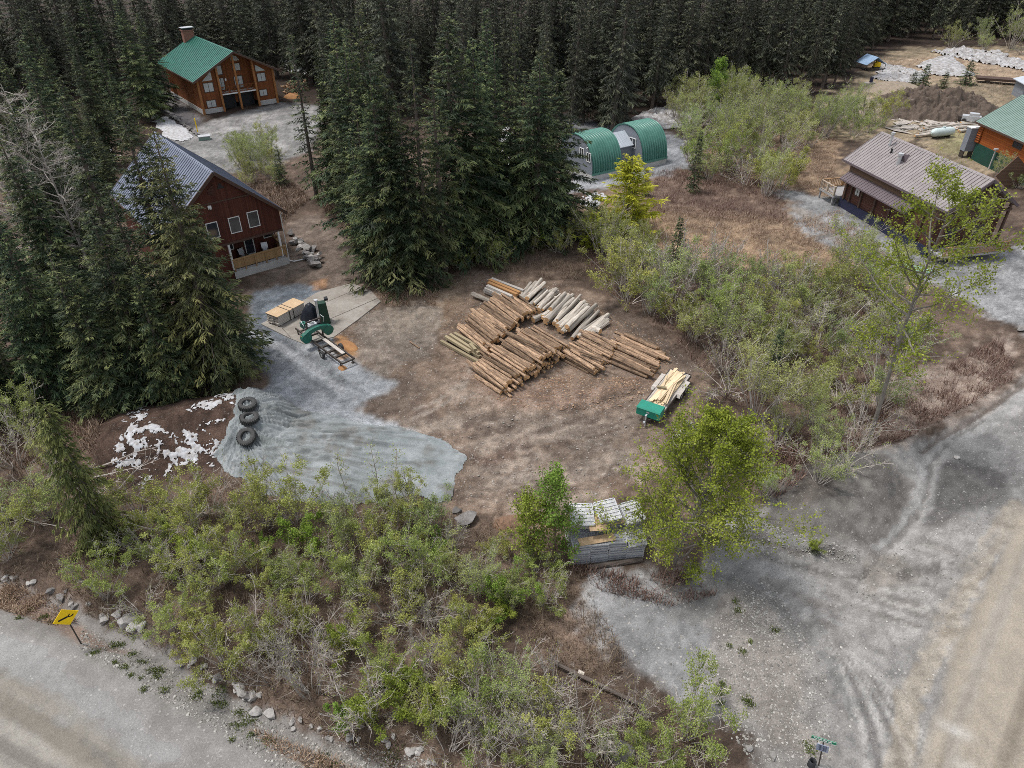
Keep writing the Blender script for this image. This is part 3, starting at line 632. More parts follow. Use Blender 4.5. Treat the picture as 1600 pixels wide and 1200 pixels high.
mb = MB(); mb.prism([(-.75, 8.2), (-.15, 8.2), (-.15, 9.1), (-.75, 8.7)], -.04, .02); mb.build('loft_hatch', M['wood_dark'], H2_)
mb = MB(); mb.bx(-1.05, -.75, -.12, 0, 7.05, 7.35); mb.cyl((-.9, -.12, 7.2), (-.9, -.3, 7.1), .08); mb.build('flood_lamp', M['white'], H2_)
mb = MB(); mb.bx(-.15, hw_ + .05, -.1, 2.19, -.4, .72); mb.build('deck_base', M['concrete'], H2_)
mb = MB(); mb.bx(-.1, hw_, -.08, 2.18, .72, .92); dk = mb.build('deck', M['greydeck'], H2_)
mb = MB(); mb.bx(-.05, 5.15, -.09, -.03, 1.02, 1.85); mb.bx(-.1, 5.2, -.15, .03, 1.85, 1.95)
for k in range(6): x = -.02 + 5.1 * k / 5; mb.bx(x - .05, x + .05, -.16, -.092, .75, 1.86)
mb.bx(5.1, 5.16, .0, 2.1, 1.02, 1.85); mb.build('railing', M['deckwood'], dk)
for x in (-.08, 4.75):
    mb = MB(); mb.cyl((x, .0, .92), (x, 0, 3.45), .11, n=8); mb.build('porch_post', M['white'], H2_)
mb = MB(); mb.tube([(hw_ + .1, -.3, 5.2), (hw_ + .12, .1, 4.9), (hw_ + .12, .1, .25), (hw_ + .5, -.1, .1), (hw_ + 1.6, -.2, .05), (hw_ + 2.0, .5, .05)], .06, 6); mb.build('downspout', M['white'], H2_)
mb = MB(); mb.bx(4.6, 5.2, .6, 1.6, 2.5, 2.6); mb.bar((4.7, .1, 3.0), (4.75, 1.2, 2.4), .1); mb.build('brace', M['deckwood'], H2_)
def deck_chair(x, y, rz, lab):
    c = thing('deck_chair', lab, 'chair', H2_.matrix_basis @ Vector((x, y, .92)), R(129.54 - 90) + rz, 'chairs on the red house deck')
    mb = MB(); mb.box((0, 0, .35), (.6, .55, .06)); mb.build('seat', M['trim_dark'], c)
    mb = MB(); mb.box((0, .32, .75), (.6, .06, .85), M=Matrix.Rotation(R(-18), 3, 'X')); mb.build('backrest', M['galv'], c)
    for sx in (-.27, .27):
        mb = MB(); mb.bx(sx - .04, sx + .04, -.28, -.2, 0, .58); mb.bx(sx - .04, sx + .04, .2, .28, 0, .58); mb.bx(sx - .06, sx + .06, -.3, .3, .58, .62); mb.build('armrest', M['trim_dark'], c)
bpy.context.view_layer.update()
deck_chair(1.5, 1.3, .3, 'grey-backed chair on the red house deck left of the glass door'); deck_chair(3.6, 1.2, -.3, 'grey-backed chair on the red house deck right of the glass door')

# --- arched green hut of two halves
AX = R(34.0)
H3_ = thing('arched_hut', 'twin green corrugated arch-roofed hut with grey end walls and a low link', 'building', (10.1, 87.4, 0), AX)
# local x along the axis, y across (0..7)
def arch(mb, x0, x1, a, b, z0, cy, amp=.12, per=.40, th=.0):
    nx_ = int((x1 - x0) / per * 10); th_ = np.linspace(0, math.pi, 41)
    xs = np.linspace(x0, x1, nx_ + 1); rip = amp * np.cos(2 * np.pi * (xs - x0) / per)
    v = []
    for x, r_ in zip(xs, rip):
        cc = np.cos(th_); ss = np.sin(th_)
        v.append(np.stack([np.full(41, x), cy - (a + r_) * np.sign(cc) * np.abs(cc) ** .88, z0 + (b + r_) * ss ** .95], -1))
    v = np.array(v).reshape(-1, 3); i = np.arange(nx_)[:, None] * 41; j = np.arange(40)[None]
    mb.add(v, np.stack([i + j, i + 41 + j, i + 41 + j + 1, i + j + 1], -1).reshape(-1, 4))
def endwall(mb, x0, x1, a, b, z0, cy):
    th_ = np.linspace(0, math.pi, 33)
    P_ = [(cy - a * np.sign(c_) * abs(c_) ** .88, z0 + b * s__ ** .95) for c_, s__ in zip(np.cos(th_), np.sin(th_))]
    n = len(P_); v = [(x0, p[0], p[1]) for p in P_] + [(x1, p[0], p[1]) for p in P_]
    mb.add(v, [tuple(range(n)), tuple(range(n, 2 * n))[::-1]] + [(i, (i + 1) % n, (i + 1) % n + n, i + n) for i in range(n)])
A_, B_, Z_, CY = 3.45, 4.15, .75, 3.5
for x0, x1 in ((0, 4.75), (8.4, 12.7)):
    mb = MB(); arch(mb, x0 - .12, x1 + .12, A_, B_, Z_, CY); o = mb.build('arched_roof', M['roof_arch'], H3_, True)
    mb = MB(); mb.bx(x0 - .1, x1 + .1, CY - A_ - .16, CY - A_ - .06, Z_ - .1, Z_ + .2); mb.build('roof_foot', M['roof_arch'], o)
    mb = MB(); mb.bx(x0, x1, CY - A_ - .12, CY + A_ + .12, -.3, Z_ - .08); mb.build('foundation', M['concrete'], H3_)
    mb = MB(); endwall(mb, x0, x0 + .1, A_ - .06, B_ - .06, Z_ - .08, CY); endwall(mb, x1 - .1, x1, A_ - .06, B_ - .06, Z_ - .08, CY); mb.build('end_wall', M['grey_siding'], H3_)
for y, z in ((.95, 2.75), (2.35, 3.0)): window(H3_, y, 0, z, .85, 1.15, M['white'], M['glass'], 'x')
window(H3_, 2.2, 8.4, 2.9, 1.3, 1.25, M['white'], M['glass'], 'x')
mb = MB(); mb.cyl((-.05, 1.2, 3.9), (-.25, 1.2, 3.8), .08); mb.build('wall_lamp', M['white'], H3_)
mb = MB(); mb.bx(4.75, 8.4, 2.2, 5.6, 0, 2.7); mb.build('link_wall', M['grey_siding'], H3_)
mb = MB()
for sg in (-1, 1):
    v0 = Vector((0, 3.9, 4.1)); v1 = Vector((0, 3.9 + sg * 2.0, 2.7))
    mb.add([(4.76, v0.y, v0.z), (8.39, v0.y, v0.z), (8.39, v1.y, v1.z), (4.76, v1.y, v1.z)], [(0, 1, 2, 3)]); mb.add([(4.76, v0.y, v0.z - .08), (8.39, v0.y, v0.z - .08), (8.39, v1.y, v1.z - .08), (4.76, v1.y, v1.z - .08)], [(3, 2, 1, 0)])
    mb.add([(4.76, v1.y, v1.z), (8.39, v1.y, v1.z), (8.39, v1.y, v1.z - .08), (4.76, v1.y, v1.z - .08)], [(0, 1, 2, 3)])
    for k in range(9): x = 4.85 + k * .43; mb.bar((x, v0.y, v0.z + .03), (x, v1.y, v1.z + .03), .05)
mb.build('link_roof', M['roof_light'], H3_)

# --- brown cabin on the right
W, L, hE, rise = 7.16, 14.35, 5.45, 2.5; hw_ = W / 2
H4_ = thing('brown_cabin', 'log cabin with ribbed brown metal roof and navy skirting', 'cabin', (44.74, 65.74, 0), R(103.06 - 90))
mb = MB(); mb.bx(-hw_, hw_, 0, L, 1.0, 3.9); mb.build('log_wall', M['wood_dark'], H4_)
mb = MB(); mb.prism([(-hw_ + .02, 3.9), (hw_ - .02, 3.9), (hw_ - .02, hE), (0, hE + rise - .18), (-hw_ + .02, hE)], .02, L - .02); mb.build('upper_wall', M['shake'], H4_)
mb = MB(); mb.bx(-hw_ - .12, hw_ + .12, -.1, L + .1, -.3, 1.0); mb.build('skirting', M['skirt_blue'], H4_)
r4 = gable_roof(H4_, W, -1.06, L + .9, hE, rise, .42, M['roof_brown'], M['roof_dark'], .42)
mb = MB(); mb.add([(-hw_, 3.2, 4.15), (-hw_, L - .2, 4.15), (-hw_ - 1.1, L - .2, 3.45), (-hw_ - 1.1, 3.2, 3.45)], [(0, 1, 2, 3)]); mb.add([(-hw_, 3.2, 4.05), (-hw_, L - .2, 4.05), (-hw_ - 1.1, L - .2, 3.35), (-hw_ - 1.1, 3.2, 3.35)], [(3, 2, 1, 0)])
mb.bx(-hw_ - 1.14, -hw_ - 1.1, 3.2, L - .2, 3.33, 3.47)
for k in range(26): y = 3.3 + k * .427; mb.bar((-hw_, y, 4.17), (-hw_ - 1.1, y, 3.47), .05)
mb.build('awning', M['roof_dark'], H4_)
for k, y in enumerate((13.9, 12.9, 11.1, 8.8, 6.4, 4.0, 1.8, .1)):
    mb = MB(); mb.bx(-hw_ - .2, -hw_ - .005, y - .11, y + .11, 1.0, 3.9); mb.build('wall_post', M['trim_dark'], H4_)
window(H4_, 12.0, -hw_, 2.5, .9, 1.0, M['trim_dark'], M['glass_blind'], 'x')
window(H4_, -1.6, 0, 2.4, 1.3, 1.3, M['trim_dark'], M['glass']); window(H4_, 1.6, 0, 2.4, 1.3, 1.3, M['trim_dark'], M['glass'])
window(H4_, 0, .02, 5.7, 1.6, 1.2, M['trim_dark'], M['glass'])
mb = MB()
for x in (-3.4, 0, 3.4): mb.bx(x - .1, x + .1, -.9, -.7, 0, hE + rise * (1 - abs(x) / hw_) - .35)
mb.bx(-3.6, 3.6, -.95, -.7, 4.6, 4.8); mb.build('porch_frame', M['trim_dark'], H4_)
mb = MB(); mb.bx(-3.7, 3.7, -2.2, -.11, .75, .95); pd = mb.build('front_porch', M['greydeck'], H4_); railing(pd, (-3.6, -2.1), (3.6, -2.1), .95, 1.9, M['railwood'])
mb = MB(); mb.bx(-4.6, 1.5, L + .11, 17.4, 1.0, 1.2)
for x in (-4.4, -1.5, 1.3):
    for y in (L + .4, 17.2): mb.bx(x - .08, x + .08, y - .08, y + .08, -.2, 1.0)
dk = mb.build('side_deck', M['greydeck'], H4_)
railing(dk, (-4.5, L + .3), (-4.5, 17.3), 1.2, 2.2, M['railpale'], .22, post=.2); railing(dk, (-4.5, 17.35), (1.4, 17.35), 1.2, 2.2, M['railwood'], .22, post=.2)
mb = MB(); mb.bx(-2.2, 1.0, L + .12, L + 1.4, 1.21, 3.6); mb.build('entry_porch', M['roof_dark'], H4_)
mb = MB(); mb.cyl((-1.0, 12.3, 6.6), (-1.0, 12.3, 8.5), .11, n=10); mb.cyl((-1.0, 12.3, 8.5), (-1.0, 12.3, 8.75), .2, n=10); mb.build('vent_pipe', M['galv'], r4)
mb = MB(); mb.cyl((-1.5, 11.2, 6.6), (-1.5, 11.2, 7.35), .1, n=8); mb.build('vent_pipe', M['black'], r4)
mb = MB(); mb.cyl((-2.15, 9.0, 6.0), (-2.15, 9.0, 7.35), .2, n=12); mb.cyl((-2.15, 9.0, 7.35), (-2.15, 9.0, 7.55), .28, n=12); mb.build('stovepipe', M['galv'], r4)
sl = rise / hw_; zr = lambda x: hE + rise - abs(x) * sl
mb = MB(); mb.add([(-1.0, 9.0, zr(1.0) + .04), (-1.8, 8.45, zr(1.8) + .03), (-1.8, 9.55, zr(1.8) + .03), (-1.8, 9.0, zr(1.8) + .75)], [(0, 1, 3), (0, 3, 2), (1, 2, 3), (0, 2, 1)]); mb.build('chimney_cricket', M['roof_dark'], r4)

# --- orange log cabin at the right edge
H5_ = thing('log_cabin', 'orange log cabin with green skirting and faded green roof at the right edge', 'cabin', (68.3, 80, 0), R(4.0))
W, L, hE, rise = 9, 16.6, 5.1, 2.9; hw_ = W / 2
mb = MB(); mb.prism([(-hw_, 2.2), (hw_, 2.2), (hw_, hE), (0, hE + rise - .18), (-hw_, hE)], 0, L)
for k in range(9): mb.cyl((-hw_ - .14, L - .3, 2.35 + k * .29), (-hw_ - .14, L + .45, 2.35 + k * .29), .14, n=8)
mb.build('log_wall', M['wood_log'], H5_)
mb = MB(); mb.bx(-hw_ - .1, hw_ + .1, -.1, L + .1, -.5, 2.2); mb.build('skirting', M['skirt_green'], H5_)
gable_roof(H5_, W, -1, L + 1.1, hE, rise, .6, M['roof_teal'], M['trim_dark'], .35)
for y in (9.5, 4): window(H5_, y, -hw_, 4.1, 1.7, 1.1, M['trim_dark'], M['glass'], 'x')
mb = MB(); mb.box((-hw_ - 2.2, 5.5, 1.6), (3.6, .12, 3.0), M=Matrix.Rotation(R(38), 3, 'Y')); mb.build('stair_screen', M['shake'], H5_)
mb = MB(); mb.cyl((-hw_ - .5, 12.2, 0), (-hw_ - .5, 12.2, 2.6), .09, n=8); mb.cyl((-hw_ - .5, 12.2, 2.6), (-hw_ - .5, 12.2, 2.75), .3, n=10); mb.build('vent_pipe', M['galv'], H5_)
c = thing('equipment_cabinet', 'tall grey metal cabinet beside the orange log wall', 'cabinet', (62.2, 97.3, 0), R(4)); mb = MB(); mb.bx(-.7, .7, -.5, .5, .9, 3.9); mb.build('body', M['grey_siding'], c)
mb = MB(); mb.bx(-.75, .75, -.55, .55, 3.9, 4.02); mb.build('lid', M['white'], c); mb = MB()
for a in (-.6, .6):
    mb = MB(); mb.bx(a - .06, a + .06, -.42, .42, -.1, .9); mb.build('leg', M['steel'], c)

# ------------------------------------------------------------------ yard objects
def copy_tree(o, parent=None):
    c = o.copy(); COL.objects.link(c); c.parent = parent
    for ch in list(o.children): copy_tree(ch, c)
    return c
def frame3(o, ax, ay):
    """object matrix from origin, x axis and y axis"""
    ax = Vector(ax).normalized(); ay = Vector(ay); az = ax.cross(ay).normalized(); ay = az.cross(ax)
    return Matrix(((ax.x, ay.x, az.x, o[0]), (ax.y, ay.y, az.y, o[1]), (ax.z, ay.z, az.z, o[2]), (0, 0, 0, 1)))

# concrete slab under the saw
pl = [on(*p) for p in [(408, 507), (497, 457), (550, 443), (580, 455), (595, 472), (560, 500), (522, 527), (475, 538), (455, 530)]]
mb = MB(); zz = max(p.z for p in pl) - .12
mb.slab([(p.x, p.y) for p in pl[::-1]], -.3, .07)
a, b_ = on(497, 485), on(592, 452)
o = mb.build('concrete_slab', M['slab'])
tag(o, 'cracked concrete slab under the portable sawmill', 'slab')
mb = MB(); a = at(505, 503, .072); b_ = at(590, 466, .072); mb.bar(a, b_, .07, .004); a = at(500, 476, .072); b_ = at(562, 450, .072); mb.bar(a, b_, .05, .004); a = at(455, 528, .072); b_ = at(440, 512, .072); mb.bar(a, b_, .04, .004)
mb.build('joint', M['steel'], o)

# lumber stack
o0 = at(433, 495, 1.05); o1 = at(475, 472, 1.05); o2 = at(420.3, 486.3, 1.05)
d = (o1 - o0); Ls = d.length; rz = math.atan2(d.y, d.x); wd = (o2 - o0).length
LS = thing('lumber_stack', 'banded stack of sawn lumber beside the sawmill', 'lumber stack', (o0.x, o0.y, .07), rz)
mb = MB()
for k in range(3): x = .3 + k * (Ls - .6) / 2; mb.bx(x - .06, x + .06, 0, wd, 0, .1)
mb.build('bearer', M['greyplank'], LS)
mb = MB()
for k in range(7):
    n_ = 5; w = wd / n_
    for i in range(n_): e = random.uniform(-.06, .06); mb.bx(e, Ls + random.uniform(-.08, .05), i * w + .006, (i + 1) * w - .006, .1 + k * .12, .1 + k * .12 + .105)
mb.build('boards', M['greyplank'], LS)
mb = MB(); mb.bx(-.05, Ls + .05, -.04, wd + .04, .945, .98); mb.build('cover_sheet', M['plywood'], LS)
mb = MB()
for x in (Ls * .42, Ls * .56): mb.bx(x - .03, x + .03, -.055, -.043, .1, .985); mb.bx(x - .03, x + .03, -.055, wd + .055, .985, .995)
mb.build('strap', M['black'], LS)

# sawmill
nl, nr, fl = at(535, 568, .55), at(553, 560.5, .55), at(482, 528, .55)
u_ = (fl - nl); u_.z = 0; u_.normalize(); wv_ = Vector((u_.y, -u_.x, 0)); tw = 1.05
SM = thing('sawmill', 'portable green band sawmill with a long steel log bed', 'sawmill', (nl.x, nl.y, .05))
SM.rotation_euler = (0, 0, math.atan2(u_.y, u_.x))   # x along bed away from the near end, y to the left
y0, y1 = -tw, 0.0
mb = MB()
for y in (y0, y1): mb.bx(0, 7.2, y - .05, y + .05, .4, .55)
mb.bx(0, .1, y0 + .05, y1 - .05, .4, .5); mb.build('bed_rail', M['steel'], SM)
mb = MB()
for x in (1.2, 2.2, 3.2, 4.2, 5.4, 6.6): mb.bx(x - .06, x + .06, y0 + .05, y1 - .05, .36, .48)
mb.build('bunk', M['steel'], SM)
for x in (.3, 3.6, 6.9):
    for y in (y0, y1): mb = MB(); mb.bx(x - .04, x + .04, y - .04, y + .04, -.05, .4); mb.bx(x - .12, x + .12, y - .1, y + .1, -.06, -.02); mb.build('leg', M['steel'], SM)
def wheel(parent, c, ax, r, w, rimmat=None, name='wheel'):
    """wheel with its axle along ax, all in the parent's space"""
    P_ = []; c = Vector(c); ax = Vector(ax).normalized()
    mb = MB(); prof = [(r * .62, -w / 2), (r * .93, -w / 2), (r, -w * .3), (r, w * .3), (r * .93, w / 2), (r * .62, w / 2)]
    q = ax.to_track_quat('Z', 'Y').to_matrix(); n = 24; v = []
    for rr_, zz_ in prof:
        for k in range(n): t = 2 * math.pi * k / n; v.append(c + q @ Vector((rr_ * math.cos(t), rr_ * math.sin(t), zz_)))
    f = [(i * n + k, i * n + (k + 1) % n, ((i + 1) % 6) * n + (k + 1) % n, ((i + 1) % 6) * n + k) for i in range(6) for k in range(n)]
    mb.add([tuple(p) for p in v], f); o = mb.build(name, M['rubber'], parent, True)
    mb = MB(); mb.cyl(c - ax * w * .3, c + ax * w * .3, r * .63, n=20); mb.cyl(c - ax * w * .42, c + ax * w * .42, r * .2, n=10); mb.build('rim', rimmat or M['rim'], o); return o
wheel(SM, (2.5, .32, .27), (0, 1, 0), .30, .2)
wheel(SM, (2.5, y0 - .32, .27), (0, 1, 0), .30, .2)
mb = MB(); mb.bx(2.45, 2.55, y0 - .3, .3, .22, .32); mb.build('axle', M['steel'], SM)
hx = 4.35
out_ = []; 
for t in np.linspace(0, math.pi, 17): out_.append((-tw / 2 - math.cos(t) * 1.25, 1.0 + .62 * math.sin(t)))
inn = [(-tw / 2 - math.cos(t) * .72, .95 + .36 * math.sin(t)) for t in np.linspace(math.pi, 0, 17)]
pol = [(-tw / 2 - 1.25, .55)] + out_ + [(-tw / 2 + 1.25, .55), (-tw / 2 + .72, .55)] + inn + [(-tw / 2 - .72, .55)]
# two end housings and an arched hood, pushed along the bed
mb = MB(); n = len(out_)
for i in range(n - 1):
    a0, a1 = out_[i], out_[i + 1]; b0, b1 = inn[::-1][i], inn[::-1][i + 1]
    v = [(hx + e, p[0], p[1]) for e in (0, .34) for p in (a0, a1, b1, b0)]
    mb.add(v, [(0, 1, 2, 3), (7, 6, 5, 4), (0, 4, 5, 1), (1, 5, 6, 2), (2, 6, 7, 3), (3, 7, 4, 0)])
for sg in (-1, 1): mb.cyl((hx - .02, -tw / 2 + sg * .98, .95), (hx + .36, -tw / 2 + sg * .98, .95), .42, n=24)
mb.build('blade_housing', M['mill_green'], SM)
mb = MB()
for sg in (-1, 1): mb.bx(hx + .4, hx + .5, -tw / 2 + sg * .62 - .05, -tw / 2 + sg * .62 + .05, .4, 2.0)
mb.bx(hx + .4, hx + .5, -tw / 2 - .67, -tw / 2 + .67, 2.0, 2.1); mb.bx(hx + .4, hx + 1.5, -tw / 2 - .62, -tw / 2 - .54, 1.2, 1.28); mb.bx(hx + .4, hx + 1.5, -tw / 2 + .54, -tw / 2 + .62, 1.2, 1.28)
mb.build('mast', M['steel'], SM)
mb = MB(); mb.bx(hx + .55, hx + 1.15, -tw / 2 - .35, -tw / 2 + .3, 1.28, 1.62); mb.cyl((hx + .85, -tw / 2, 1.62), (hx + .85, -tw / 2, 1.8), .2, n=14)
for k in range(4): mb.bx(hx + .6 + k * .13, hx + .66 + k * .13, -tw / 2 + .3, -tw / 2 + .5, 1.3, 1.55)
mb.build('engine', M['galv'], SM)
mb = MB(); mb.bx(hx + .5, hx + .85, -tw / 2 - .72, -tw / 2 - .38, 1.3, 1.62); mb.build('battery_box', M['black'], SM)
mb = MB(); mb.bx(hx + 1.0, hx + 1.45, -tw / 2 + .3, -tw / 2 + .72, 1.3, 1.7); mb.cyl((hx + 1.2, -tw / 2 + .5, 1.7), (hx + 1.2, -tw / 2 + .5, 1.78), .06, n=8); mb.build('fuel_tank', M['mill_green'], SM)
mb = MB(); mb.tube([(hx + .6, -tw / 2 + .75, 1.2), (hx + .5, -tw / 2 + .85, 1.9), (hx + .9, -tw / 2 + .8, 2.05), (hx + 1.3, -tw / 2 + .75, 1.6)], .03, 6); mb.tube([(hx + .4, -tw / 2 - .8, 1.6), (hx + .3, -tw / 2 - .85, 2.1), (hx + .7, -tw / 2 - .8, 2.15)], .03, 6); mb.build('hose', M['galv'], SM)
mb = MB(); mb.bx(hx + .1, hx + .3, .62, .82, 1.05, 1.2); mb.build('warning_plate', M['post_orange'], SM)
SM_M = Matrix.Translation(SM.location) @ SM.rotation_euler.to_matrix().to_4x4()
mb = MB(); mb.bx(-1.5, 1.5, -.14, .14, 0, .05); o = mb.build('board', M['greyplank'])
o.matrix_basis = SM_M @ Matrix.Translation((2.55, -tw + .28, .555)); tag(o, 'single pale sawn board lying on the sawmill bed', 'board')

# black covered heap, flue cabinet behind the saw
def heap(name, label, cat, c, rx, ry, h, mat, seed, rz=0, rough=.25, n=36, z0=-.15, kind=None, fr=1.0):
    g = np.linspace(-1.15, 1.15, n); A, B = np.meshgrid(g, g); r = np.hypot(A, B)
    ang = np.arctan2(B, A); rr = r * (1 + .35 * (fbm(np.cos(ang) * 1.5 + seed, np.sin(ang) * 1.5, seed, 3) - .5))
    z = h * np.clip(1 - rr ** 2, -.2, 1) * (1 + rough * 2 * (fbm(A * 3 * fr + seed, B * 3 * fr, seed, 4) - .5)) + rough * h * .6 * (fbm(A * 8 * fr, B * 8 * fr + seed, seed + 3, 3) - .5)
    ok = rr < 1.06; ii = np.arange(n * n).reshape(n, n); z = np.where(ok, z, -.2)
    f = np.stack([ii[:-1, :-1], ii[:-1, 1:], ii[1:, 1:], ii[1:, :-1]], -1).reshape(-1, 4); f = f[ok.ravel()[f].any(1)]
    u, inv = np.unique(f, return_inverse=True); mb = MB(); mb.add(np.stack([A * rx, B * ry, z], -1).reshape(-1, 3)[u], inv.reshape(-1, 4))
    o = mb.build(name, mat, None, True); o.location = (c[0], c[1], H1(c[0], c[1]) + z0 + .15); o.rotation_euler = (0, 0, rz)
    tag(o, label, cat)
    if kind: o['kind'] = kind
    return o
p = at(486, 492, .5); heap('covered_heap', 'round bundle under a dark tarp behind the sawmill head', 'tarp', (p.x, p.y), .95, .8, 1.6, M['darktarp'], 5, 0, .12)
p = at(507, 509); FC = thing('flue_cabinet', 'dark green tapered metal cabinet with a flue pipe beside the sawmill', 'cabinet', (p.x - .1, p.y + .5, .07), R(20))
mb = MB(); v = [(-.5, -.45, 0), (.5, -.45, 0), (.5, .45, 0), (-.5, .45, 0), (-.36, -.3, 1.9), (.36, -.3, 1.9), (.36, .3, 1.9), (-.36, .3, 1.9)]
mb.add(v, [(3, 2, 1, 0), (4, 5, 6, 7), (0, 1, 5, 4), (1, 2, 6, 5), (2, 3, 7, 6), (3, 0, 4, 7)]); mb.build('body', M['deepgreen'], FC)
mb = MB(); mb.cyl((-.42, -.42, 0), (-.42, -.42, 2.3), .1, n=10); mb.cyl((-.42, -.42, 2.3), (-.42, -.42, 2.42), .17, n=10); mb.build('flue_pipe', M['galv'], FC)
mb = MB(); mb.bx(.3, .6, .1, .5, 1.9, 2.1); mb.build('lid', M['black'], FC)
for q, rx, ry, nm in (((545, 540), 1.1, .5, 'orange sawdust heap beside the sawmill bed'), ((535, 575), .4, .3, 'small pale sawdust heap under the near end of the sawmill')):
    p = on(*q); heap('sawdust_heap', nm, 'sawdust', (p.x, p.y), rx, ry, .18, M['sawdust'], 8 + int(rx * 10), R(-50), .4, 24)

# ------------------------------------------------------------------ logs
def log_mesh(nm, mat, seed, n=12, seg=7, taper=.82, squash=0):
    g = np.random.default_rng(seed); t = np.linspace(-.5, .5, seg); r = (1 - (1 - taper) * (t + .5))
    P_ = np.stack([.04 * np.sin(t * 5 + seed), t, .03 * np.cos(t * 4 + seed)], -1)
    a = np.arange(n) * 2 * math.pi / n; wob = 1 + .07 * np.sin(a * 2 + seed) + .05 * g.standard_normal(n)
    v = []
    for p_, rr_ in zip(P_, r):
        k = rr_ * wob * (1 + .05 * g.standard_normal(n)); v.append(np.stack([p_[0] * .5 + np.cos(a) * k * .5, np.full(n, p_[1]), p_[2] * .5 + np.sin(a) * k * .5], -1))
    v = np.array(v); i = np.arange(seg - 1)[:, None] * n; j = np.arange(n)[None]
    mb = MB(); mb.add(v.reshape(-1, 3), np.stack([i + j, i + n + j, i + n + (j + 1) % n, i + (j + 1) % n], -1).reshape(-1, 4), 0)
    mb.add(v[0], [tuple(range(n))], 1); mb.add(v[-1], [tuple(range(n))[::-1]], 1)
    return mb.mesh(nm, [mat, M['cutend']], False)
LOGS = {k: [log_mesh('log', M[mt], s + 31 * i) for s in range(5)] for i, (k, mt) in enumerate((('brown', 'brownlog'), ('grey', 'greylog'), ('dark', 'bark')))}
lrng = random.Random(5)
NLOG = [0]
def log(kind, a, b, d, label, group, name='log'):
    """one log from a to b (world points of its axis)"""
    a = Vector(a); b = Vector(b); y = (b - a); Ln = y.length; y.normalize(); x = y.cross(Vector((0, 0, 1))).normalized(); z = x.cross(y)
    roll = lrng.uniform(0, 6.28)
    m3 = Matrix((x, y, z)).transposed() @ Matrix.Rotation(roll, 3, 'Y')
    if lrng.random() < .5: m3 = m3 @ Matrix.Rotation(math.pi, 3, 'Z')
    o = link(name, lrng.choice(LOGS[kind])); m4 = m3.to_4x4(); m4 = m4 @ Matrix.Diagonal((d, Ln, d, 1)); m4.translation = (a + b) / 2
    o.matrix_basis = m4; tag(o, label, name.replace('_', ' '), group); NLOG[0] += 1; return o
def pile(f0, f1, b0, heights, dmean, label, group, kind='brown', jit=.2, base=0.0, core=0):
    """f0-f1 line of the near cut ends on the ground, b0 far end under f0; heights = layers along the line"""
    f0, f1, b0 = [Vector((p.x, p.y, 0)) for p in (f0, f1, b0)]
    v = (f1 - f0); Lv = v.length; v.normalize(); u = (b0 - f0); Ll = u.length; u.normalize()
    s = dmean / 2; lay = {}
    nmax = max(heights)
    for k in range(nmax):
        s = dmean * (.5 + .5 * (k % 2)) + k * .05
        while s < Lv:
            hh = heights[min(len(heights) - 1, int(s / Lv * len(heights)))]
            if k < hh and not (core and k < hh - core and 1.2 < s < Lv - 1.2):
                d = dmean * lrng.uniform(.66, 1.3); z = H1(f0.x, f0.y) + base + d / 2 + k * dmean * .84 + lrng.uniform(-.02, .03)
                e0 = lrng.gauss(0, jit); e1 = lrng.gauss(0, jit); q = lrng.gauss(0, .14)
                a = f0 + v * s + u * e0 + Vector((0, 0, z)); b = f0 + v * (s + q) + u * (Ll + e1) + Vector((0, 0, z + lrng.uniform(-.04, .04)))
                log(kind, a, b, d, label, group)
            s += dmean * lrng.uniform(.95, 1.12)
g1 = 'brown logs in the big stack'
pile(on(783, 620), on(886, 556), on(733, 584), [3, 4, 5, 6, 6, 5], .295, 'brown barked log in the front row of the big stack, cut ends facing the clearing', g1, jit=.27)
g2 = 'brown logs behind the big stack'
pile(on(757, 560), on(838, 492), on(714, 524), [3, 4, 4, 4, 4, 3], .315, 'brown log in the second row behind the big stack', g2, jit=.25, core=2)
g3 = 'logs in the middle stack'
pile(on(925, 590), on(966, 549), on(876, 562), [3, 3, 3, 3], .275, 'log in the short stack just right of the big stack', g3)
g4 = 'logs in the loose rows by the trailer'
pile(on(1012, 594), on(1040, 552), on(944, 562), [2, 2, 2, 2, 2], .26, 'brown log in the loose low rows nearest the trailer', g4, jit=.4)
for a, b, z, d_ in (((752, 545), (800, 575), 1.25, .2), ((790, 520), (846, 545), 1.75, .22), ((770, 505), (812, 530), 1.45, .2), ((838, 530), (868, 552), 1.9, .18), ((905, 548), (955, 566), 1.05, .2), ((978, 548), (1030, 572), .75, .2)):
    log('brown', at(*a, z), at(*b, z + .05), d_, 'thin brown pole lying askew on top of the brown log stacks', 'askew poles on the log stacks')
# weathered grey logs lying across behind the stack
g5 = 'weathered grey logs'
for i in range(46):
    t = i / 45; t += lrng.uniform(-.02, .02)
    bx_, by_ = 800 + 108 * t, 484 + 52 * t; tx, ty = bx_ + 30 + 10 * t, by_ - 37 + 4 * t
    lay = lrng.choice((0, 1, 1, 2)) if .1 < t < .9 else 0
    d = lrng.uniform(.24, .46); z = .1 + d / 2 + lay * .32
    a = at(bx_ + lrng.uniform(-5, 5), by_ + lrng.uniform(-3, 5), 0); b = at(tx + lrng.uniform(-9, 9), ty + lrng.uniform(-5, 5), 0)
    if t < .42: a = a.lerp(b, .25 + .15 * lrng.random())
    a.z = z; b.z = z + lrng.uniform(-.12, .12); log('grey', a, b, d, 'peeled grey log in the jumbled row behind the big stack', g5)
for (a, b, d, lab) in (((738, 459), (770, 472), .42, 'dark weathered log at the far left corner of the grey log row'), ((925, 512), (938, 518), .5, 'short dark log end lying right of the grey log row'), ((833, 500), (905, 468), .5, 'thick pale log lying on top of the grey log row')):
    a, b = at(*a, .35), at(*b, .35); log('grey', a, b, d, lab, g5)
BEAM = {}
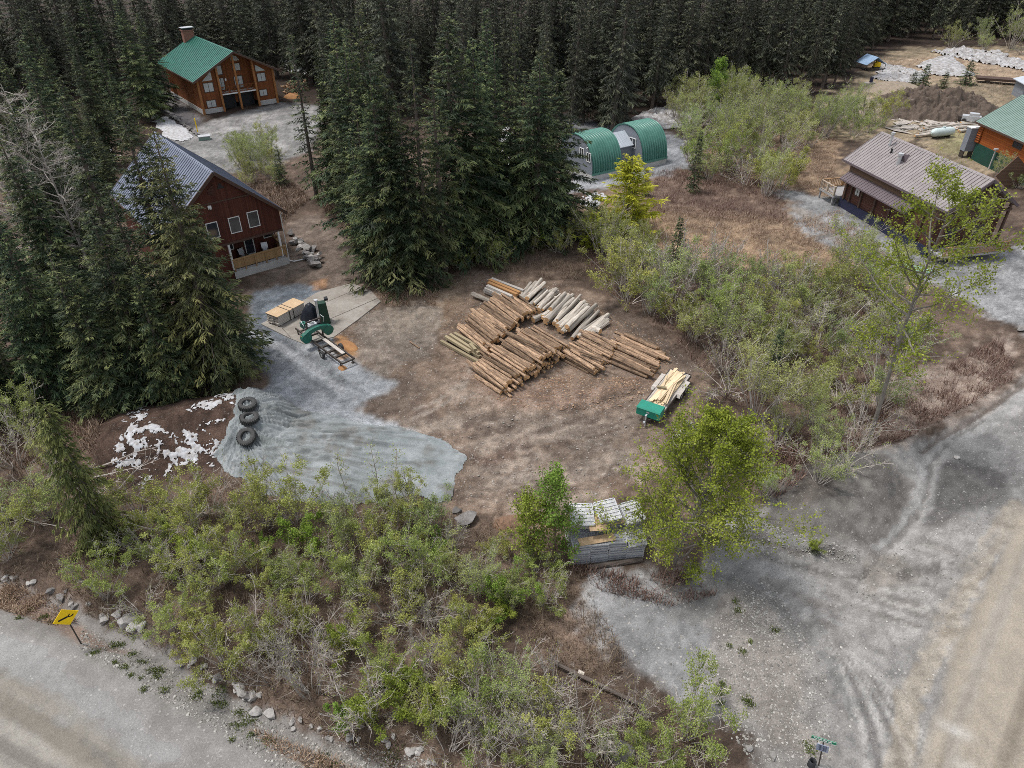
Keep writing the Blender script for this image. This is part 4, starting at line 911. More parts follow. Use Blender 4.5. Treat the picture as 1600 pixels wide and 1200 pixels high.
for k in ('beam_orange', 'beam_pale', 'greyplank'):
    mb = MB(); mb.bx(-.5, .5, -.5, .5, -.5, .5); BEAM[k] = mb.mesh('timber', M[k])
def timber(a, b, w, h, k, label, cat='timber', group=None, name='timber', roll=0):
    a = Vector(a); b = Vector(b); y = (b - a); Ln = y.length; y.normalize(); x = y.cross(Vector((0, 0, 1))).normalized(); z = x.cross(y)
    m4 = (Matrix((x, y, z)).transposed() @ Matrix.Rotation(roll, 3, 'Y')).to_4x4() @ Matrix.Diagonal((w, Ln, h, 1)); m4.translation = (a + b) / 2
    o = link(name, BEAM[k] if isinstance(k, str) else k); o.matrix_basis = m4; return tag(o, label, cat, group)
for i, (a, b, z, k) in enumerate([((765, 438), (812, 458), .95, 'beam_orange'), ((763, 442), (808, 461), .9, 'beam_orange'), ((761, 447), (800, 464), .85, 'greyplank'), ((758, 451), (797, 468), .6, 'greyplank'), ((757, 454), (800, 473), .3, 'greyplank'), ((768, 436), (818, 455), .5, 'greyplank')]):
    timber(at(*a, z), at(*b, z), .3, .26, k, 'squared orange timber on top of the pile at the far end' if 'orange' in k else 'squared grey timber stacked under the orange timbers', 'timber', 'squared timbers at the far end of the log pile')
for i, (a, b, z, k) in enumerate([((689, 533), (748, 566), .15, 'beam_pale'), ((700, 529), (750, 558), .15, 'beam_pale'), ((703, 523), (748, 552), .38, 'beam_pale'), ((710, 521), (753, 545), .36, 'beam_pale'), ((696, 526), (735, 550), .4, 'beam_pale'), ((735, 538), (743, 547), .58, 'beam_pale')]):
    timber(at(*a, z), at(*b, z), .24, .22, k, 'yellowish squared timber on the ground left of the big log stack', 'timber', 'yellowish timbers left of the log stack')

# ------------------------------------------------------------------ trailer with lumber
zt = .72
lf, rf_, rb, lb = at(1004.6, 631, zt), at(1037.5, 643, zt), at(1080, 586.7, zt), at(1046.7, 576, zt)
fm = (lf + rf_) / 2; bm = (lb + rb) / 2; d = bm - fm; TL = d.length; TW = ((rf_ - lf).length + (rb - lb).length) / 2 * .96
TR = thing('flatbed_trailer', 'flatbed trailer with green toolbox at its tongue, loaded with pale boards', 'trailer', (fm.x, fm.y, H1(fm.x, fm.y)), math.atan2(d.y, d.x))
hw2 = TW / 2
mb = MB()
for k in range(12): w = TW / 12; mb.bx(0, TL, -hw2 + k * w + .008, -hw2 + (k + 1) * w - .008, zt - .06, zt + random.uniform(-.004, .006))
mb.build('deck', M['greyplank'], TR)
mb = MB()
for y in (-hw2 - .03, hw2 + .03): mb.bx(-.05, TL + .05, y - .03, y + .03, zt - .2, zt + .02)
for y in (-.5, .5): mb.bx(-.02, TL, y - .05, y + .05, zt - .22, zt - .062)
mb.bx(-.1, -.05, -hw2, hw2, zt - .2, zt + .02); mb.bx(TL + .05, TL + .1, -hw2, hw2, zt - .2, zt + .02); mb.build('frame', M['steel'], TR)
mb = MB()
for sg in (-1, 1): mb.bar((-.1, sg * .7, zt - .25), (-1.5, 0, zt - .28), .09, .12)
mb.build('tongue', M['steel'], TR)
mb = MB(); mb.cyl((-1.3, 0, -.02), (-1.3, 0, .95), .05, n=8); mb.cyl((-1.55, 0, .42), (-1.55, 0, .52), .09, n=10); mb.bx(-1.45, -1.2, -.05, .05, .9, .96); mb.build('jack', M['galv'], TR)
mb = MB(); mb.bx(-1.0, -.14, -.85, .85, .55, 1.12); v = [(-1.05, -.88, 1.12), (-.1, -.88, 1.12), (-.1, .88, 1.12), (-1.05, .88, 1.12), (-.98, -.84, 1.2), (-.16, -.84, 1.24), (-.16, .84, 1.24), (-.98, .84, 1.2)]
mb.add(v, [(3, 2, 1, 0), (4, 5, 6, 7), (0, 1, 5, 4), (1, 2, 6, 5), (2, 3, 7, 6), (3, 0, 4, 7)]); tb = mb.build('toolbox', M['green_paint'], TR)
mb = MB(); mb.bx(-1.03, -1.0, -.1, .1, .9, 1.0); mb.build('latch', M['galv'], tb)
for x in (TL * .55, TL * .55 + .86):
    for sg in (-1, 1): wheel(TR, (x, sg * (hw2 + .18), .36), (0, 1, 0), .36, .22, M['rim'])
for sg in (-1, 1):
    mb = MB(); xc = TL * .55 + .43; mb.bx(xc - .95, xc + .95, min(sg * hw2, sg * (hw2 + .32)), max(sg * hw2, sg * (hw2 + .32)), zt + .03, zt + .06)
    for e in (-1, 1): mb.box((xc + e * 1.02, sg * (hw2 + .16), zt - .06), (.03, .31, .25), M=Matrix.Rotation(e * R(-35), 3, 'Y'))
    mb.build('fender', M['greyplank'], TR)
TRM = Matrix.Translation(TR.location) @ TR.rotation_euler.to_matrix().to_4x4()
mb = MB(); mb.bx(-.5, .5, -.5, .5, -.5, .5); PLK = mb.mesh('board', M['plank'])
br = random.Random(3)
for i in range(42):
    lay = i // 11; y = br.uniform(-hw2 * .62, hw2 * .5) if lay else -hw2 * .66 + (i % 11) * hw2 * .118
    Lb = br.uniform(2.6, TL * .86); x0 = br.uniform(.25, TL - Lb - .05) if lay < 3 else br.uniform(.2, .9)
    skew = br.uniform(-.09, .09) * (1 + lay * .6); z = zt + .05 + lay * .085 + br.uniform(0, .02)
    a = TRM @ Vector((x0, y - skew * Lb / 2, z)); b = TRM @ Vector((x0 + Lb, y + skew * Lb / 2, z + br.uniform(-.02, .05)))
    timber(a, b, br.uniform(.13, .2), .07, PLK, 'pale fresh-sawn board in the load on the flatbed trailer', 'board', 'boards on the trailer', 'board')
a = TRM @ Vector((TL * .40, -hw2 * .1, zt + .46)); b = TRM @ Vector((TL * .36, hw2 * .72, zt + .46)); timber(a, b, .2, .12, 'beam_pale', 'short olive timber lying across the boards on the trailer', 'timber', None, 'timber')
a = TRM @ Vector((.3, -hw2 * .75, zt + .12)); b = TRM @ Vector((.3, hw2 * .2, zt + .12)); timber(a, b, .18, .1, PLK, 'board lying crosswise behind the green toolbox', 'board', None, 'board')

# ------------------------------------------------------------------ wire crates and plywood
p = on(893, 882); q = on(1005, 872); rz = math.atan2((q - p).y, (q - p).x)
BASE = Matrix.Translation((p.x, p.y, p.z + .05)) @ Matrix.Rotation(rz, 4, 'Z'); cw = (q - p).length / 4
def crate(label, x, y, z, tilt=0.0, yaw=0.0, w=1.0, dp=1.1, h=.42, fill='greyplank', rollx=0.0):
    c = thing('wire_crate', label, 'crate', (0, 0, 0), 0, 'wire crates stacked at the clearing edge')
    c.matrix_basis = BASE @ Matrix.Translation((x + w / 2, y + dp / 2, z)) @ Matrix.Rotation(yaw, 4, 'Z') @ Matrix.Rotation(tilt, 4, 'X') @ Matrix.Rotation(rollx, 4, 'Y')
    mb = MB(); a, b_ = w / 2, dp / 2
    for k in range(7): t = -a + w * k / 6; mb.bar((t, -b_, h), (t, b_, h), .024); mb.bar((t, -b_ - .01, 0), (t, -b_ - .01, h), .012)
    for k in range(7): t = -b_ + dp * k / 6; mb.bar((-a, t, h + .02), (a, t, h + .02), .024); mb.bar((-a - .01, t, 0), (-a - .01, t, h), .012); mb.bar((a + .01, t, 0), (a + .01, t, h), .012)
    for k in range(3):
        t = .03 + (h - .06) * k / 2
        for yy in (-b_ - .03, b_ + .03): mb.bar((-a, yy, t), (a, yy, t), .03, .075)
        for xx in (-a - .03, a + .03): mb.bar((xx, -b_, t), (xx, b_, t), .03, .075)
    for xx in (-a, a):
        for yy in (-b_, b_): mb.bar((xx, yy, 0), (xx, yy, h + .02), .035)
    mb.build('wire_frame', M['galv'], c)
    mb = MB(); mb.bx(-a + .004, a - .004, -b_ + .004, b_ - .004, .02, h - .02)
    mb.build('panel', M[fill], c); return c
M['barkheap'] = surf('bark_heap', (.26, .16, .105), (.12, .075, .05), 3, .95, bump=.8)
M['crate_dark'] = surf('dark_crate_panel', (.42, .43, .46), (.25, .26, .285), 4, .7, stretch=(1, 1, 9))
M['crate_white'] = surf('pale_crate_panel', (.66, .66, .65), (.38, .38, .39), 3, .7)
lay_lab = ['bottom', 'second', 'third', 'top']
cols = ['leftmost', 'second', 'third', 'rightmost']
for i in range(4):
    for k in range(3):
        if k == 2 and i == 3: continue
        crate('dark slatted wire crate, %s column of the front row, %s layer' % (cols[i], lay_lab[k]), i * cw + .03, random.uniform(-.05, .05), k * .47, 0, random.uniform(-.04, .04), cw * .93, 1.1, .42, 'crate_dark')
    for k in range(4):
        crate('wire crate in the back row, %s column, %s layer' % (cols[i], lay_lab[k]), i * cw + .05, 1.2 + random.uniform(-.05, .05), k * .47, 0, random.uniform(-.05, .05), cw * .92, 1.1, .42, 'crate_dark')
crate('tilted wire crate leaning forward at the right end of the front row', 3 * cw + .02, -.05, 1.0, R(20), .1, cw * .95, 1.1, .42, 'crate_dark')
crate('pale wire crate tipped towards the camera, top left of the heap', .1, .75, 2.02, R(14), -.06, cw * 1.2, 1.3, .35, 'crate_white')
crate('wire crate with a dark opening, tipped at the top middle of the heap', 1.55, .9, 2.05, R(17), .16, cw * 1.15, 1.2, .42, 'crate_white', R(-4))
crate('pale wire crate tipped under the leafy tree, top right of the heap', 2.95, .8, 1.95, R(20), .22, cw * 1.05, 1.2, .35, 'crate_white')
mb = MB(); mb.bx(-.5, .5, -.5, .5, -.5, .5); PLY = mb.mesh('plywood_sheet', M['plywood'])
for x, y, z, w, dp, th, tx, yw, lab in ((1.15, .55, 2.12, .95, 1.0, .03, 12, -.03, 'square tan plywood sheet lying between the two top crates'), (.25, 1.0, 1.92, 1.6, .8, .04, 6, .05, 'plywood sheet under the top left crate'), (1.05, -.02, 1.44, 2.0, .5, .04, 2, .1, 'long narrow plywood strip across the front crates'), (2.1, 1.0, 1.90, 1.5, .9, .04, 6, .12, 'plywood sheet under the top middle crate'), (-.05, 1.1, 1.90, .6, .9, .03, 8, .1, 'plywood offcut at the left end of the crates')):
    o = link('plywood_sheet', PLY); o.matrix_basis = BASE @ Matrix.Translation((x + .3, y + .3, z)) @ Matrix.Rotation(yw, 4, 'Z') @ Matrix.Rotation(R(tx), 4, 'X') @ Matrix.Diagonal((w, dp, th, 1)); tag(o, lab, 'plywood', 'plywood among the crates')
for a, b, lab in (((918, 889), (1003, 876), 'old grey log lying in front of the wire crates'),):
    log('dark', on(*a, .12), on(*b, .12), .3, lab, 'grey log before the crates')

# ------------------------------------------------------------------ tyres
def tyre(px, py, tilt, az, r, w, label):
    p = on(px, py); T = thing('tyre', label, 'tyre', (p.x, p.y, p.z), 0, 'big tyres on the netting')
    T.rotation_euler = (tilt, 0, az); T.location.z += w / 2 + .06 + abs(math.sin(tilt)) * r * .55
    n = 40; prof = [(.56, -.42), (.62, -.5), (.9, -.5), (1.0, -.36), (1.0, .36), (.9, .5), (.62, .5), (.56, .42)]
    v = [(r * a * math.cos(2 * math.pi * k / n), r * a * math.sin(2 * math.pi * k / n), w * z) for a, z in prof for k in range(n)]; m_ = len(prof)
    mb = MB(); mb.add(v, [(i * n + k, i * n + (k + 1) % n, ((i + 1) % m_) * n + (k + 1) % n, ((i + 1) % m_) * n + k) for i in range(m_) for k in range(n)]); o = mb.build('casing', M['rubber'], T, True)
    mb = MB()
    for k in range(26):
        for sg in (-1, 1):
            t = 2 * math.pi * (k + (.25 if sg > 0 else 0)) / 26; c = Vector((math.cos(t), math.sin(t), 0)); mb.box((c.x * r * 1.0, c.y * r * 1.0, sg * w * .25), (.07, .09, w * .42), M=Matrix.Rotation(t, 3, 'Z') @ Matrix.Rotation(sg * .5, 3, 'X'))
    mb.build('tread', M['rubber'], T); return T
tyre(388, 637, R(6), .4, .57, .34, 'flat-lying big tyre, farthest of the three on the netting')
tyre(391, 658, R(5), .9, .58, .35, 'flat-lying big tyre in the middle of the three')
t3 = tyre(387, 689, R(30), -.25, .61, .28, 'tilted big tyre nearest the camera with netting showing through it')

# ------------------------------------------------------------------ signs
def perp_to_cam(p): return math.atan2(p.y, p.x) - math.pi / 2
p = on(127, 1006); S = thing('warning_sign', 'yellow diamond road sign with a black symbol on a thin post', 'sign', p, 0)
tp = at(107, 962, 2.2); dx_, dy_ = 0, 0
hz = 2.15
mb = MB(); mb.bx(-.03, .03, -.03, .03, -.3, hz + .1); mb.build('post', M['steel'], S)
S.rotation_euler = (R(0), 0, R(42))
mb = MB(); s2 = .56; mb.slab([(0, -s2), (s2, 0), (0, s2), (-s2, 0)], -.012, .012)
o = mb.build('plate', M['sign_yellow'], S); PM = Matrix.Translation((0, -.06, hz)) @ Matrix.Rotation(R(90), 4, 'X'); o.matrix_basis = PM
mb = MB(); t = .0145
def strip(pts, w):
    for a, b in zip(pts[:-1], pts[1:]): mb.bar((a[0], a[1], t), (b[0], b[1], t), w, .006)
strip([(-.34, -.01), (.06, -.01)], .10); strip([(.06, -.01), (.10, -.01)], .045)
strip([(.09, -.01), (.16, -.075), (.27, -.065), (.31, .0)], .06); strip([(.09, -.01), (.14, .055), (.2, .08)], .05)
o2 = mb.build('symbol', M['sign_black'], o)
o.scale = (1, 1, 1)
p = on(1279, 1196); S2 = thing('street_sign', 'thin post with a green street name blade and a grey notice panel', 'sign', p, 0)
S2.rotation_euler = (0, R(-7), R(-24))
mb = MB(); mb.bx(-.025, .025, -.025, .025, -.3, 1.72); mb.build('post', M['steel'], S2)
mb = MB(); mb.bx(-.47, .47, -.012, .012, 1.74, 1.92); bl = mb.build('name_blade', M['sign_green'], S2)
mb = MB()
for x0, x1, z in ((-.36, -.25, 1.83), (-.22, -.06, 1.83), (-.02, .12, 1.83), (.16, .3, 1.83)): mb.bx(x0, x1, -.02, -.0125, z - .025, z + .025)
mb.bx(-.47, .47, -.016, -.0122, 1.906, 1.92); mb.bx(-.47, .47, -.016, -.0122, 1.74, 1.752); mb.build('lettering', M['white'], bl)
mb = MB(); mb.box((0, -.05, 1.36), (.46, .02, .44)); pn = mb.build('notice_panel', M['sign_grey'], S2)
mb = MB()
for k in range(5):
    x0 = -.17 + .03 * (k % 2); mb.bx(x0, x0 + .14, -.068, -.0605, 1.50 - k * .07, 1.525 - k * .07); mb.bx(x0 + .17, .15, -.068, -.0605, 1.50 - k * .07, 1.525 - k * .07)
mb.build('lettering', M['skirt_blue'], pn)
p = on(1267, 1196); B = thing('black_pipe', 'short upright open black pipe beside the street sign post', 'pipe', p, 0); n = 20
v = [(r_ * math.cos(2 * math.pi * k / n), r_ * math.sin(2 * math.pi * k / n), z) for r_, z in ((.16, -.2), (.15, .38), (.11, .38), (.11, -.2)) for k in range(n)]
mb = MB(); mb.add(v, [(i * n + k, i * n + (k + 1) % n, (i + 1) * n + (k + 1) % n, (i + 1) * n + k) for i in range(3) for k in range(n)]); mb.build('casing', M['black'], B, True)
mb = MB(); mb.cyl((0, 0, .30), (0, 0, .36), .175, n=20); mb.cyl((0, 0, .05), (0, 0, .11), .18, n=20)
B.children[0].data.materials[0] = M['black']
p = on(309, 206); mb = MB(); mb.cyl((0, 0, -.1), (0, 0, 2.0), .08, n=8); o = mb.build('marker_post', M['sign_yellow']); o.location = p; tag(o, 'yellow marker post beside the driveway of the green-roofed house', 'post')

# ------------------------------------------------------------------ rocks
ROCK = []
for s in range(6):
    g = np.random.default_rng(s + 50); bm_ = __import__('bmesh').new(); __import__('bmesh').ops.create_icosphere(bm_, subdivisions=3, radius=.5)
    pl_ = g.standard_normal((16, 3)); pl_ /= np.linalg.norm(pl_, axis=1)[:, None]; dd = g.uniform(.24, .40, 16)
    for v_ in bm_.verts:
        c_ = np.array(v_.co)
        for nrm, q_ in zip(pl_, dd):
            k_ = c_ @ nrm
            if k_ > q_: c_ = c_ - nrm * (k_ - q_)
        v_.co = c_ * (1 + .012 * g.standard_normal())
    me = bpy.data.meshes.new('rock'); bm_.to_mesh(me); bm_.free(); me.materials.append(M['rock']); ROCK.append(me)
ROCKD = []
for me in ROCK: q_ = me.copy(); q_.materials[0] = M['darkrock']; ROCKD.append(q_)
rr = random.Random(11)
def rock(p, s, label, group=None, dark=False, sq=.7):
    o = link('rock', rr.choice(ROCKD if dark else ROCK)); o.location = p; o.rotation_euler = (rr.uniform(-.3, .3), rr.uniform(-.3, .3), rr.uniform(0, 6.3))
    o.scale = (s * rr.uniform(.8, 1.3), s * rr.uniform(.8, 1.2), s * sq * rr.uniform(.8, 1.2)); return tag(o, label, 'rock', group)
gl = 'rocks along the left road edge'
for seg, n_, s0, s1, dk in (([(0, 903), (70, 915), (120, 935)], 9, .35, .7, True), ([(160, 965), (190, 968), (220, 985)], 10, .45, .95, False), ([(285, 1030), (330, 1050), (375, 1075)], 12, .3, .6, False), ([(365, 1070), (400, 1090), (440, 1120)], 12, .3, .75, True), ([(455, 1125), (520, 1150), (570, 1165)], 12, .25, .55, False), ([(580, 1165), (620, 1160), (660, 1180), (690, 1195)], 11, .3, .6, False), ([(100, 940), (135, 955)], 4, .25, .5, True)):
    for i in range(n_):
        t = rr.random() * (len(seg) - 1); k = int(t); f = t - k; x = seg[k][0] * (1 - f) + seg[k + 1][0] * f + rr.gauss(0, 5); y = seg[k][1] * (1 - f) + seg[k + 1][1] * f + rr.gauss(0, 5)
        p = on(x, y); s = rr.uniform(s0, s1) * .9; p.z += s * .14; rock(p, s, 'rock in the broken line between the left gravel road and the thicket', gl, dk and rr.random() < .35)
gr_ = 'boulders beside the red house'
for i in range(44):
    t = rr.random(); x = 456 + 40 * t + rr.gauss(0, 5); y = 372 + 42 * t + rr.gauss(0, 5); p = on(x, y); s = rr.uniform(.5, 1.1); p.z += s * .2 + rr.random() * .4; rock(p, s, 'grey boulder in the rubble bank right of the red house deck', gr_, rr.random() < .7)
rock(on(968, 1178, .15), 1.5, 'large brown-grey boulder under the shrubs at the bottom edge', None, True, .7)
rock(on(728, 813, .15), 1.5, 'wide dark boulder half buried at the near edge of the clearing', None, True, .45)
rock(on(715, 800, .1), .6, 'small dark rock beside the wide dark boulder', None, True, .5)
rock(on(1597, 516, .2), 1.1, 'dark boulder at the right edge beside the cabin yard', None, True)
gh = 'pale stones behind the leafy tree'
for i in range(26): x, y = 1082 + rr.gauss(0, 14), 678 + rr.gauss(0, 9); p = on(x, y); s = rr.uniform(.2, .5); p.z += .1 + rr.random() * .25; rock(p, s, 'stone in the small heap behind the leafy tree', gh, rr.random() < .3)
for x, y, s, lab in ((1144, 804, .3, 'small pale stone beside the leafy tree on the entrance'), (1275, 1164, .25, 'pale stone beside the street sign'), (1207, 1183, .45, 'whitish rock left of the street sign'), (1170, 1170, .4, 'grey rock in the wash at the bottom edge'), (1494, 716, .5, 'long tan rock in the dark patch by the entrance')):
    rock(on(x, y, .03), s, lab)

# ------------------------------------------------------------------ snow, heaps, far yard
def snow_patch(px, label, thr=.0, th=.12, streaky=0, seed=1, amp=.9, scale=1.0, res=.16, extra=0.0, dirt=None):
    P = ats(px); gx = np.arange(P[:, 0].min() - .5, P[:, 0].max() + .5, res); gy = np.arange(P[:, 1].min() - .5, P[:, 1].max() + .5, res)
    A, B = np.meshgrid(gx, gy); sd = sdf(A, B, P) + amp * (fbm(A * .8 * scale, B * .8 * scale, seed) - .5) * 2
    if thr: fr_ = 1.7 * scale; sd = np.minimum(sd, ((fbm(A * fr_ * (1 if not streaky else .5) + 3, B * fr_ * (1 if not streaky else 1.5), seed + 4, 6) * .6 + .4 * fbm(A * fr_ * 4, B * fr_ * 4, seed + 6, 3) - thr) * 4))
    z = Hh(A, B) + .02 + th * np.clip(sd, 0, 1.2) ** .6 + extra * sstep(0, 4, sd)
    z = z + .12 * extra * (fbm(A * 1.4, B * 1.4, seed + 9) - .5) * 4 * sstep(0, 1, sd)
    ok = sd > 0; ii = np.arange(A.size).reshape(A.shape); f = np.stack([ii[:-1, :-1], ii[:-1, 1:], ii[1:, 1:], ii[1:, :-1]], -1).reshape(-1, 4); f = f[ok.ravel()[f].sum(1) >= 3]
    u, inv = np.unique(f, return_inverse=True); mb = MB(); mb.add(np.stack([A, B, z], -1).reshape(-1, 3)[u], inv.reshape(-1, 4))
    o = mb.build('snow_patch', dirt or M['snow'], None, True); tag(o, label, 'snow', 'old snow patches')
    if thr: o['kind'] = 'stuff'
    return o
M['snow_dirty'] = surf('dirty_snow', (.55, .55, .56), (.15, .125, .105), 1.5, .8, bump=.6, fine=.3)
snow_patch([(185, 735), (205, 690), (210, 648), (235, 645), (250, 690), (305, 715), (280, 735), (230, 760)], 'ragged snow running down the left side of the bark heap', .52, .12, 0, 3, .8, 1.3, .06)
snow_patch([(285, 672), (330, 650), (378, 645), (378, 668), (330, 668)], 'snow streak across the top of the bark heap by the tyres', .50, .12, 1, 5, .6, 1.3, .06)
snow_patch([(270, 705), (330, 682), (372, 678), (350, 690), (335, 730), (290, 725)], 'snow streaks on the near right side of the bark heap beside the netting', .52, .12, 1, 8, .6, 1.3, .06)
snow_patch([(985, 190), (1010, 172), (1060, 163), (1090, 172), (1085, 200), (1050, 205), (1020, 195)], 'dirty snow bank behind the arched hut', .36, .35, 0, 13, 1.5, .8, .25, 1.0, M['snow_dirty'])
snow_patch([(1120, 165), (1145, 160), (1140, 172), (1118, 175)], 'small snow patch in the shrubs right of the arched hut', 0, .3, 0, 15, .8, .8, .25)
snow_patch([(1430, 105), (1450, 93), (1485, 88), (1510, 105), (1525, 118), (1500, 120), (1460, 118)], 'large white snow patch behind the far right yard', 0, .5, 0, 17, 1.5, .5, .4, .6, M['snow_dirty'])
snow_patch([(1440, 82), (1500, 76), (1560, 84), (1600, 100), (1640, 112), (1600, 112), (1530, 98), (1480, 88)], 'long dirty snow bank along the far edge of the yard', .38, .6, 0, 19, 3, .4, .4, 1.2, M['snow_dirty'])
snow_patch([(1362, 122), (1380, 100), (1420, 108), (1450, 118), (1430, 130), (1385, 130)], 'speckled grey snow bank left of the young spruces in the far yard', .38, .5, 0, 21, 2, .4, .3, 1.0, M['snow_dirty'])
snow_patch([(240, 190), (258, 182), (290, 200), (305, 215), (285, 222), (255, 215)], 'snow patch beside the driveway edge below the wooden house', 0, .2, 0, 23, .7, .7, .2)
snow_patch([(222, 178), (240, 174), (250, 182), (232, 188)], 'small snow patch behind the slate roof', 0, .2, 0, 25, .5, .7, .2)
snow_patch([(150, 236), (175, 226), (178, 236), (155, 246)], 'snow strip left of the slate-blue roof', 0, .2, 0, 27, .7, .7, .2)
snow_patch([(30, 248), (60, 225), (140, 232), (190, 245), (130, 270), (60, 272)], 'broken snow under the trees left of the red house', .47, .2, 0, 29, 1, .9, .2)
snow_patch([(440, 92), (490, 90), (505, 105), (480, 118), (450, 112)], 'snow behind the right end of the green-roofed house', 0, .3, 0, 31, 2, .4, .4)
snow_patch([(905, 318), (915, 302), (945, 300), (952, 308), (930, 325)], 'snow patch left of the yellow-green tree', .40, .2, 0, 33, .6, 1, .15)
snow_patch([(953, 360), (970, 355), (982, 362), (965, 368)], 'tiny snow patch at the foot of the yellow-green tree', 0, .15, 0, 35, .3, 1, .12)
snow_patch([(770, 200), (800, 190), (800, 290), (780, 300)], 'snow glimpsed between the tall spruces left of the arched hut', .45, .2, 0, 37, 1.5, .5, .3)
p = on(1455, 172); heap('brush_heap', 'wide dark heap of stumps and soil in the far right yard', 'heap', (p.x, p.y), 11, 8, 2.8, M['soil'], 41, 0, .8, 110, fr=3.0)
p = on(1335, 172); heap('gravel_heap', 'tan gravel heap left of the dark stump heap', 'heap', (p.x, p.y), 6.5, 5, 2.0, M['gravelheap'], 43, .4, .3, 40)
p = on(1395, 140); heap('gravel_heap', 'low mossy heap behind the dark stump heap', 'heap', (p.x, p.y), 6, 4, 1.3, M['gravelheap'], 45, .2, .3, 30)
p = on(1150, 700); heap('soil_bank', 'low reddish soil bank behind the leafy tree', 'bank', (p.x + .3, p.y), 2.2, 1.2, .7, M['soil'], 47, .2, .3, 30)
p = on(800, 818); heap('bark_heap', 'low heap of orange bark chips at the near edge of the clearing', 'heap', (p.x, p.y), 1.1, .7, .3, M['barkheap'], 49, .2, .4, 26); bpy.data.objects[-1]
p = on(1465, 216)
TK = thing('propane_tank', 'pale blue-white propane tank lying behind the brown cabin', 'tank', on(1470, 215), R(18))
mb = MB(); t_ = np.linspace(-1, 1, 15); Pk = [(x * 2.1, 0, .85) for x in t_]; rk = [.62 * max(.05, (1 - abs(x) ** 7)) ** .5 for x in t_]; mb.tube(Pk, rk, 20); mb.build('shell', M['tank'], TK, True)
mb = MB(); mb.cyl((0, 0, 1.4), (0, 0, 1.65), .22, n=14); mb.build('valve_dome', M['tank'], TK)
for x in (-1.1, 1.1): mb = MB(); mb.bx(x - .1, x + .1, -.45, .45, -.1, .35); mb.build('leg', M['steel'], TK)
gfar = 'pale poles in the far yard'
for i in range(22):
    grp = i % 2; cx, cy = ((1440, 208), (1495, 200))[grp]; x = cx + rr.uniform(-12, 16); y = cy + rr.uniform(-7, 8)
    a = on(x, y, .15 + .2 * rr.random()); th_ = R(18 + rr.uniform(-14, 10)); Lg = rr.uniform(3.5, 6); b = a + Vector((math.cos(th_), math.sin(th_), rr.uniform(-.03, .05))) * Lg
    log('grey', a, b, rr.uniform(.18, .34), 'pale pole in the loose heap behind the propane tank', gfar, 'pole')
GB = thing('covered_machine', 'grey and black wheeled machine beside the orange log cabin', 'machine', on(1515, 192), R(-30))
mb = MB(); mb.bx(-1.3, 1.3, -.6, .6, .35, 1.1); mb.bx(-.4, .9, -.5, .5, 1.1, 1.5); mb.build('body', M['galv'], GB)
for x in (-.9, .9):
    for y in (-.65, .65): wheel(GB, (x, y, .35), (0, 1, 0), .36, .25, M['steel'])
mb = MB(); mb.bx(-1.8, -1.3, -.5, .5, .4, .9); mb.build('rack', M['steel'], GB)
TT = thing('blue_shelter', 'small pale blue tarp shelter at the forest edge', 'tent', on(1358, 108), R(10))
mb = MB(); mb.prism([(-2.2, 1.2), (0, 2.6), (2.2, 1.2), (2.2, 1.15), (0, 2.5), (-2.2, 1.15)], -2, 2); mb.build('tarp', M['bluetarp'], TT)
mb = MB()
for x in (-2.1, 2.1):
    for y in (-1.9, 1.9): mb.cyl((x, y, 0), (x, y, 1.25), .05, n=6)
mb.build('pole', M['steel'], TT)
o = thing('yellow_box', 'small yellow machine part beside the blue shelter', 'machine', on(1369, 106), 0); mb = MB(); mb.bx(-.6, .6, -.4, .4, .2, 1.0); mb.bx(-.3, .3, -.3, .3, 1.0, 1.5); mb.build('body', M['sign_yellow'], o); mb = MB(); mb.bx(-.7, .7, -.5, -.35, 0, .25); mb.bx(-.7, .7, .35, .5, 0, .25); mb.build('skid', M['steel'], o)
o = thing('pallet_stand', 'blue barrel and pallets at the forest edge', 'pallets', on(1357, 134), .2); mb = MB()
for k in range(4): mb.bx(-1, 1, -.6, .6, k * .16, k * .16 + .11)
mb.build('pallets', M['greyplank'], o); mb = MB(); mb.cyl((.3, 0, .62), (.3, 0, 1.5), .3, n=14); mb.build('barrel', M['skirt_blue'], o)
o = thing('flat_deck', 'long low dark flat deck in the far right yard', 'trailer', on(1570, 131), R(-22)); mb = MB(); mb.bx(-5, 5, -1.2, 1.2, .55, .95); mb.build('deck', M['trim_dark'], o)
for x in (-3, 3): mb = MB(); mb.bx(x - .3, x + .3, -1, 1, -.1, .55); mb.build('support', M['steel'], o)
SH = thing('grey_shed', 'grey shed roof showing behind the orange log cabin', 'shed', on(1606, 152), R(-10)); mb = MB(); mb.bx(-2, 4, -2, 2, -.2, 2.6); mb.build('wall', M['grey_siding'], SH)
mb = MB(); mb.prism([(-2.5, 2.6), (1, 3.6), (4.5, 2.6), (4.5, 2.48), (1, 3.48), (-2.5, 2.48)], -2.4, 2.4); mb.build('roof', M['roof_light'], SH)
CN = thing('canoe', 'mint green overturned canoe behind the tall leafy tree', 'boat', on(1418, 420), R(-28))
t_ = np.linspace(-1, 1, 21); v = []; 
for x in t_:
    wv2 = .46 * (1 - abs(x) ** 2.4) + .02
    for a in np.linspace(0, math.pi, 9): v.append((x * 2.4, -wv2 * math.cos(a), .05 + .38 * (1 - .35 * abs(x) ** 3) * math.sin(a) + .12 * abs(x) ** 4 * 0))
i = np.arange(20)[:, None] * 9; j = np.arange(8)[None]; mb = MB(); mb.add(v, np.stack([i + j, i + 9 + j, i + 10 + j, i + 1 + j], -1).reshape(-1, 4)); mb.build('hull', M['mint'], CN, True)
mb = MB(); mb.bar((-2.3, 0, .44), (2.3, 0, .44), .04, .04); mb.build('keel', M['tank'], CN)
